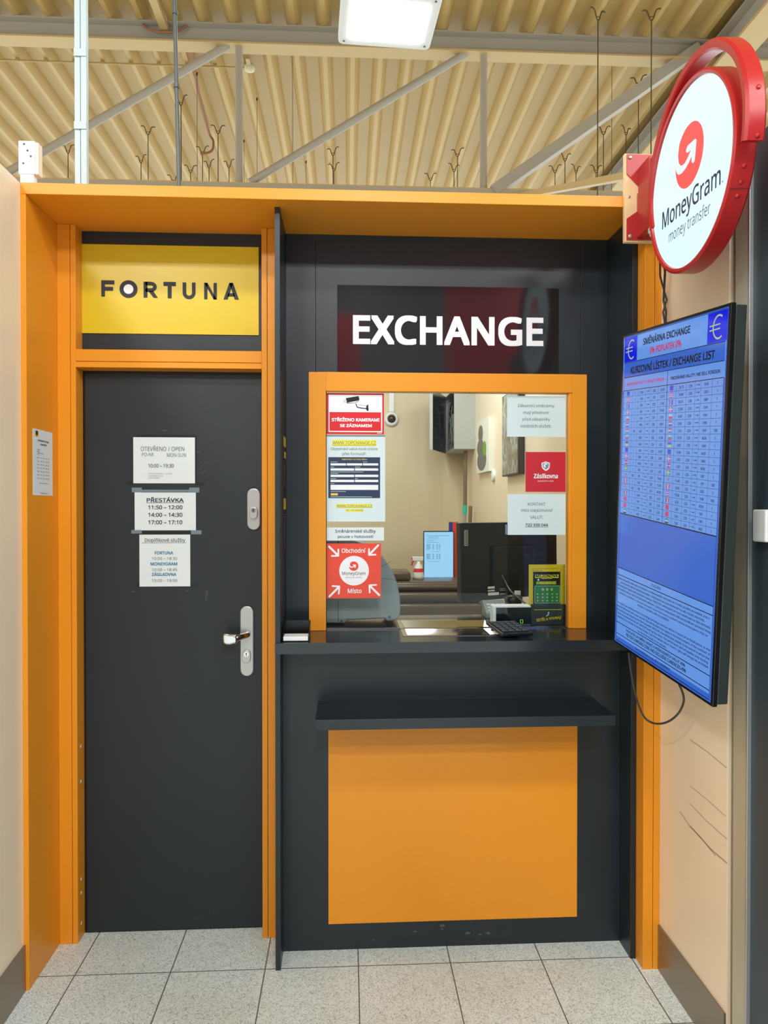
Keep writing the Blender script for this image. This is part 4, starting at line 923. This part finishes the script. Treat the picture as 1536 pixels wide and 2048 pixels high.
# ------------------------------------------------------------------ round lit sign
def frame(yaw, tilt, roll):
    u = Vector((math.sin(yaw), -math.cos(yaw), 0)); v = Vector((0, 0, 1)); n = u.cross(v)
    v2 = v*math.cos(tilt)+n*math.sin(tilt)
    return u*math.cos(roll)+v2*math.sin(roll), v2*math.cos(roll)-u*math.sin(roll)
u, v = frame(-.0216, .0129, 0); SC_ = Vector((.8604, 1.7406, 2.3234)); RA = Art(SC_, u, v); nS = RA.n
sg = thing('round_lightbox_sign', 'round lit white sign with red rim projecting beside the header', 'sign', SC_-Vector((0, 0, .235)))
def ringprof(name, prof, m, parent, n=96):
    q = MB()
    for i in range(len(prof)-1): q.lathe(SC_, nS, prof[i:i+2], m, n)
    q.build(name, parent)
ringprof('rim', [(.220, .001), (.2215, .006), (.228, .008), (.234, .004), (.2345, -.040), (.228, -.046), (.0, -.046)], redpaint, sg)
MB().prism([(.2205*math.cos(2*PI*k/96), .2205*math.sin(2*PI*k/96)) for k in range(96)], SC_, u, v, nS, -.004, .0, lit).build('lit_face', sg)
B = Art(SC_, u, v); rot = -.06
swirl(B, .003, .0505, .0765, litred, lit, 0, .001)
nav = mat('navy_sign_print', (38, 46, 84), .4)
B.T('MoneyGram', -.158, .158, -.098, -.036, nav, 0.008, .001, 5, rot); B.T('money transfer', -.118, .108, -.140, -.100, mat('slate_sign_print', (92, 112, 136), .4), -.008, .001, 5, rot)
B.circ(.166, -.090, .0022, inkg, .001, 12)
B.mb.build('lettering', sg)
# arch over the drum
arch = MB(); ca, cb = .020, .022; N_ = 56; Ri, Ro = .238, .262; sec = [(Ri+.004, .004), (Ri, -.0), (Ri, -.034), (Ri+.006, -.040), (Ro-.006, -.040), (Ro, -.034), (Ro, -.0), (Ro-.006, .006)]
vs = []
A0, A1_ = math.radians(196), math.radians(-16)
for i in range(N_+1):
    t_ = A0+(A1_-A0)*i/N_
    for r_, hh in sec: vs.append(SC_+u*(ca+r_*math.cos(t_))+v*(cb+r_*math.sin(t_))+nS*(hh+.002))
k = len(sec)
for j in range(k):
    vv = [vs[i*k+jj] for i in range(N_+1) for jj in (j, (j+1) % k)]; arch.add(vv, [(2*i, 2*i+1, 2*i+3, 2*i+2) for i in range(N_)], redpaint, True)
arch.add(vs[:k], [tuple(range(k))], redpaint); arch.add(vs[-k:], [tuple(range(k))[::-1]], redpaint)
arch.build('bracket_arch', sg)
for t_, rr2 in ((-14, .262), (8, .262), (-20, .2345), (-28, .2345), (-35, .2345)):
    t2 = math.radians(t_); off = (ca, cb) if rr2 > .25 else (0, 0); d_ = u*math.cos(t2)+v*math.sin(t2)
    MB().lathe(SC_+u*off[0]+v*off[1]+d_*rr2-nS*.019, d_, [(.005, 0), (.005, .002), (.002, .003), (0, .003)], redpaint, 12).build('rivet', sg)
t2 = math.radians(-31); d_ = u*math.cos(t2)+v*math.sin(t2); MB().bar(SC_+d_*.2348+nS*.004, SC_+d_*.2348-nS*.044, .0012, .0012, mat('dark_red_seam', (96, 16, 20), .5)).build('rim_seam', sg)
# board, plate and arm
bz0, bz1 = onY(1249, 484, 2.185).z, onY(1253, 307, 2.185).z; bx0 = onY(1249, 450, 2.185).x; bx1 = bx0+.20
bd = MB().box(bx0, bx1, 2.185, 2.1995, bz0, bz1, wood).build('mounting_board', bevel=.001); tag(bd, 'pale wooden board behind the red sign bracket', 'board')
brk = thing('sign_bracket', 'red metal wall bracket holding the round sign', 'bracket', (bx0+.1, 2.17, bz0))
w = bx1-bx0; zc = (bz0+bz1)/2; hh = (bz1-bz0)/2
q = [(.006, -hh+.006), (w-.004, -hh+.006), (w-.004, hh-.004), (.006, hh-.004), (.006, hh*.53), (.050, hh*.21), (.050, -hh*.26), (.006, -hh*.48)]
MB().prism(q, Vector((bx0, 2.1845, zc)), Vector(XU), Vector(ZU), Vector((0, -1, 0)), 0, .004, redpaint).build('base_plate', brk)
for dx, dz in ((.016, .90), (.016, -.88)): MB().lathe((bx0+dx, 2.1803, zc+dz*hh), (0, -1, 0), [(.006, 0), (.006, .003), (.003, .004), (0, .004)], steel, 14).build('screw', brk)
for dz in (.02,): MB().lathe((bx0+.014, 2.1845, zc+dz*hh), (0, -1, 0), [(.004, 0), (.004, .002), (0, .002)], steel, 12).build('screw', brk)
MB().box(bx0+.042, bx0+.05, 2.10, 2.18, zc-hh*.68, zc+hh*.66, redpaint).build('web_plate', brk, bevel=.001)
MB().box(bx0+.058, bx0+.066, 2.06, 2.18, zc-hh*.64, zc+hh*.70, redpaint).build('web_plate', brk, bevel=.001)
zS = SC_.z
MB().box(.9105, .932, 1.95, 2.182, 2.335, 2.475, redpaint).build('bracket_arm', brk, bevel=.002)
gl = onY(1299, 462, 2.10)
gb = MB().lathe((gl.x+.004, 2.085, gl.z-.022), (0, 0, 1), [(0, 0), (.009, 0), (.010, .008), (.014, .01), (.014, .024), (.011, .028), (.011, .04), (0, .04)], mat('light_grey_gland', (200, 202, 204), .5), 16).build('cable_gland', brk)
gp = Vector((gl.x+.004, 2.085, gl.z-.024)); pe = onY(1330, 545, 2.12); p3_ = onY(1327, 600, 2.14); p4_ = onY(1331, 660, 2.12)
cbs = MB().tube([gp, gp+Vector((.006, 0, -.012)), gp+Vector((.03, .01, -.03)), Vector((pe.x-.005, 2.12, pe.z+.06)), pe, p3_, onY(1332, 622, 2.13), p4_, Vector((p4_.x, 2.10, p4_.z-.10))], .0035, blk, 8).build('sign_cable'); tag(cbs, 'black cable dropping from the round sign to the screen', 'cable')
cb2 = MB().tube([Vector((pe.x-.003, 2.15, pe.z+.10)), Vector((pe.x-.002, 2.15, pe.z)), onY(1333, 600, 2.16), onY(1326, 625, 2.15), onY(1333, 665, 2.15), Vector((p4_.x, 2.14, p4_.z-.10))], .003, blk, 8).build('sign_cable'); tag(cb2, 'second thinner black cable twisted behind the first, below the round sign', 'cable')

# ------------------------------------------------------------------ exchange rate screen
u, v = frame(.0624, .0172, -.0992); TVC = Vector((.8351, 1.8289, 1.5053)); TA = Art(TVC, u, v); nT = TA.n
tv = thing('rate_screen', 'tall blue exchange rate screen on the right wall', 'screen', TVC-Vector((0, 0, .465)))
W2, H2 = .535/2, .93/2
def rect(a0, a1, b0, b1): return [(a0, b0), (a1, b0), (a1, b1), (a0, b1)]
MB().prism(rect(-W2, W2, -H2, H2), TVC, u, v, nT, -.012, 0, blk).build('bezel', tv, bevel=.0015)
MB().prism(rect(-W2+.006, W2-.002, -H2+.004, H2-.004), TVC, u, v, nT, -.040, -.012, mat('dark_screen_shell', (44, 52, 50), .4)).build('back_shell', tv, bevel=.003)
a0, a1, b0, b1 = -.2575, .259, -.4575, .4575
scr = MB().prism(rect(a0, a1, b0, b1), TVC, u, v, nT, .0, .0004, scr_d).build('display_panel', tv)
SD = Art(TVC, u, v); h = .0008
xL, xR = -.246, .2535
SD.R(xL-.006, xR+.003, .302, .4545, scr_t, h); SD.R(xL, xR, -.0605, .302, scr_t, h); SD.R(xL, xR, -.4385, -.2260, scr_t, h); SD.R(xL, xR, .3395, .3825, scr_d, h+.0001)
SD.R(-.249, -.171, .384, .4535, scr_n, h+.0002); SD.R(.180, .2585, .384, .4535, scr_n, h+.0002)
for c0 in (-.209, .219):
    SD.strip([(c0+.006+.022*math.cos(t_), .418+.026*math.sin(t_)) for t_ in [math.radians(d) for d in range(55, 306, 10)]], .0042, scr_y, h+.0006)
    for dz in (.005, -.005): SD.strip([(c0-.030, .418+dz), (c0+.012, .418+dz+.001)], .0030, scr_y, h+.0008)
    
def hline(b, w=.0018, x0=xL, x1=xR): SD.R(x0, x1, b-w/2, b+w/2, scr_k, h+.0005)
hline(.3825); hline(.3395); hline(.302); hline(-.0605, .003)
for b in (-.2262, -.2478, -.3940, -.4292, -.4515): hline(b, .0022)
hline(.4545, .0012, -.25, .256)
SD.R(xL-.0006, xL+.0006, -.4515, .4545, scr_k, h+.0005); SD.R(xR-.0006, xR+.0006, -.4515, .302, scr_k, h+.0005)
n_ = 20; rh = (.302+.0605)/n_
for k in range(1, n_): hline(.302-k*rh, .0008)
for x in (-.190, -.155, -.112, -.083, -.042, .050, .098, .137, .162, .209): SD.R(x-.0004, x+.0004, -.0605, .302, scr_k, h+.0005)
SD.R(.0035, .0055, -.0605, .3395, scr_k, h+.0006)
SD.T('SMĚNÁRNA EXCHANGE', -.135, .105, .421, .4445, scr_k, .022, h+.0006); SD.T('0% POPLATEK 0%', -.095, .066, .393, .411, scr_r, .026, h+.0006)
SD.T('KURZOVNÍ LÍSTEK / EXCHANGE LIST', -.205, .215, .348, .3735, scr_k, .026, h+.0006)
SD.T('NAKUPUJEME VALUTY / WE BUY FOREIGN', -.227, -.012, .3135, .3235, scr_r, .022, h+.0006); SD.T('PRODÁVÁME VALUTY / WE SELL FOREIGN', .022, .238, .3135, .3245, scr_k, .022, h+.0006)
rows = [('EUR', '1', '24,30', '25,75', ['blue']), ('USD', '1', '23,10', '24,80', ['red', 'white', 'red', 'white', 'red']), ('GBP', '1', '27,60', '30,75', '+white:red:blue'), ('CHF', '1', '25,40', '27,00', '+white:white:red'), ('PLN', '1', '5,70', '6,40', ['white', 'red']), ('HRK', '1', '0,00', '0,00', ['red', 'white', 'blue']), ('HUF', '100', '6,34', '7,54', ['red', 'white', 'green']),
        ('BGN', '1', '11,60', '13,70', ['white', 'green', 'red']), ('UAH', '1', '0,31', '0,82', ['blue', 'yellow']), ('AUD', '1', '14,35', '15,80', ['blue']), ('DKK', '1', '2,80', '3,50', '+white:white:red'), ('NOK', '1', '1,40', '2,30', '+blue:white:red'), ('SEK', '1', '1,95', '2,24', '+yellow:yellow:green'), ('JPY', '100', '14,60', '16,40', 'dot'), ('CAD', '1', '15,40', '18,00', '|red:white:red'), ('THB', '100', '50,00', '75,00', ['red', 'white', 'blue', 'white', 'red']), ('RON', '1', '4,10', '5,50', '|blue:yellow:red'), ('TRY', '1', '0,20', '1,50', ['red']), ('CNY', '1', '2,55', '3,60', ['red']), ('AED', '1', '5,40', '7,00', ['green', 'white', 'dark'])]
FL = Art(TVC, u, v)
def flag(ca, cb, kind):
    w, hh = .0085, .0062; z_ = h+.0007
    if isinstance(kind, list):
        for i, c_ in enumerate(kind): FL.R(ca-w, ca+w, cb+hh-2*hh*(i+1)/len(kind), cb+hh-2*hh*i/len(kind), flagc[c_], z_)
    elif kind == 'dot': FL.circ(ca, cb, .0035, flagc['red'], z_, 14)
    elif kind[0] == '|':
        for i, c_ in enumerate(kind[1:].split(':')): FL.R(ca-w+2*w*i/3, ca-w+2*w*(i+1)/3, cb-hh, cb+hh, flagc[c_], z_)
    else:
        a_, b_, c_ = kind[1:].split(':'); FL.R(ca-w, ca+w, cb-hh, cb+hh, flagc[c_], z_); FL.R(ca-w, ca+w, cb-.0018, cb+.0018, flagc[b_], z_+.0002); FL.R(ca-.003, ca+.001, cb-hh, cb+hh, flagc[a_], z_+.0002)
for k, (cur, qty, buy, sell, fg) in enumerate(rows):
    b = .302-(k+.5)*rh; z_ = h+.0006; hh = .0078
    flag(-.2155, b, fg); flag(.0275, b, fg)
    for t_, x in ((qty, -.1725), (cur, -.1335), ('CZK', -.0625), (buy, -.0185), (sell, .074), ('CZK', .1175), (cur, .186), (qty, .2305)): SD.TH(t_, x, b, hh, scr_k, .014, z_, 2)
    for x in (-.0975, .1495): SD.R(x-.007, x+.005, b-.0006, b+.0006, scr_k, z_); SD.poly([(x+.004, b+.0026), (x+.004, b-.0026), (x+.008, b)], scr_k, z_)
FL.mb.build('flag_print', scr)
SD.T('27.02.2024', -.043, .010, -.2410, -.2335, scr_k, .01, h+.0006)
lines = [('Klient má právo odstoupit od smlouvy o směnárenském obchodu do 3 hodin po jeho provedení, a to v', -.240, .242), ('provozovně, kde byl obchod proveden. Odstoupení se musí vztahovat na celý rozsah obchodu.', -.225, .222), ('Překračuje-li částka měny klientem hodnotu 1000 EUR, odstoupení se musí vztahovat na část obchodu', -.243, .247), ('převyšující částku 1000 EUR složených klientem. Lhůta pro odstoupení běží pouze během provozní doby', -.243, .250), ('uvedené na stránkách v provozní obchodní. Úplné informace o právech klienta poskytujeme vždy na', -.235, .236), ('dokladu o transakci nebo na vyžádání.', -.115, .060), ('', 0, 0), ('The client can withdraw from the foreign exchange contract within 3 hours of its finalization, in the', -.245, .250), ('branch where the client was served. The withdrawal must apply to the entire extent of the contract. If', -.243, .250), ('the amount exchanged by the client exceeds 1000 EUR, the withdrawal applies to the extent to which the', -.243, .248), ('client exceeded the limit of 1000 EUR paid by the client. The withdrawal period applies only during', -.241, .243), ('opening hours stated on the first receipt. Full information about client\'s rights will always be provided', -.240, .244), ('on the final receipt or on request.', -.108, .052)]
for k, (t_, x0, x1) in enumerate(lines):
    if t_: b = -.2545-k*.0107; SD.T(t_, x0, x1, b-.0078, b, scr_k, .014, h+.0006, 1)
SD.T('POPLATEK ZA SMĚNU MINCÍ A POŠKOZENÝCH VALUT 49%', -.180, .145, -.4085, -.3985, scr_k, .02, h+.0006, 2); SD.T('FEE FOR CHANGING COINS AND EXCLUSIVE CURRENCIES 49%', -.180, .150, -.4225, -.4125, scr_k, .02, h+.0006, 2)
SD.T('Commodious s.r.o., IČO: 02096871', -.120, .075, -.4435, -.4345, scr_k, .012, h+.0006, 2)
SD.mb.build('screen_print', scr)
# wall arm behind the screen
MB().box(.885, .999, 1.78, 1.90, 1.40, 1.62, blkm).build('wall_arm', tv, bevel=.003)
# drooping cable
pts = [(1257, 1305, 2.10), (1262, 1345, 2.10), (1270, 1385, 2.10), (1279, 1415, 2.10), (1290, 1436, 2.10), (1306, 1446, 2.08), (1324, 1447, 2.04), (1342, 1440, 2.0), (1358, 1425, 1.96), (1367, 1405, 1.93), (1366, 1388, 1.92), (1357, 1366, 1.91)]
dcb = MB().tube(smooth([onY(*p_) for p_ in pts]), .0032, mat('grey_black_cable', (60, 64, 60), .5), 8).build('screen_cable'); tag(dcb, 'grey cable looping below the blue rate screen', 'cable')

# ------------------------------------------------------------------ light
def area(x, y, z, sx_, sy_, e, col=(.955, .99, 1.0), rot=(0, 0, 0)):
    l = bpy.data.lights.new('unseen_lamp_light', 'AREA'); l.shape = 'RECTANGLE'; l.size = sx_; l.size_y = sy_; l.energy = e; l.color = col
    o_ = bpy.data.objects.new('unseen_lamp_light', l); C.objects.link(o_); o_.location = (x, y, z); o_.rotation_euler = rot; return o_
area(0.15, 4.3, 2.95, .9, .5, 26)
for x in (-5.2, -2.5, 0.2, 2.9, 5.6):
    for y, e in ((-0.9, 60), (-3.2, 85), (-5.6, 85)): area(x, y, 5.4 if y < -5 else 4.7, .6, .45, e)  # unseen lamps added over and behind the viewer to brighten and soften the light
w = bpy.data.worlds.new('hall_ambient_fill'); bpy.context.scene.world = w; w.use_nodes = True
bg = w.node_tree.nodes['Background']; bg.inputs[0].default_value = (0.88, 0.95, 1.0, 1); bg.inputs[1].default_value = 2.0  # even ambient fill added from all around, entering where the hall is left open
vs = bpy.context.scene.view_settings
vs.view_transform = 'Standard'; vs.look = 'None'; vs.gamma = 1.0; vs.exposure = 0.16
vs.use_curve_mapping = False
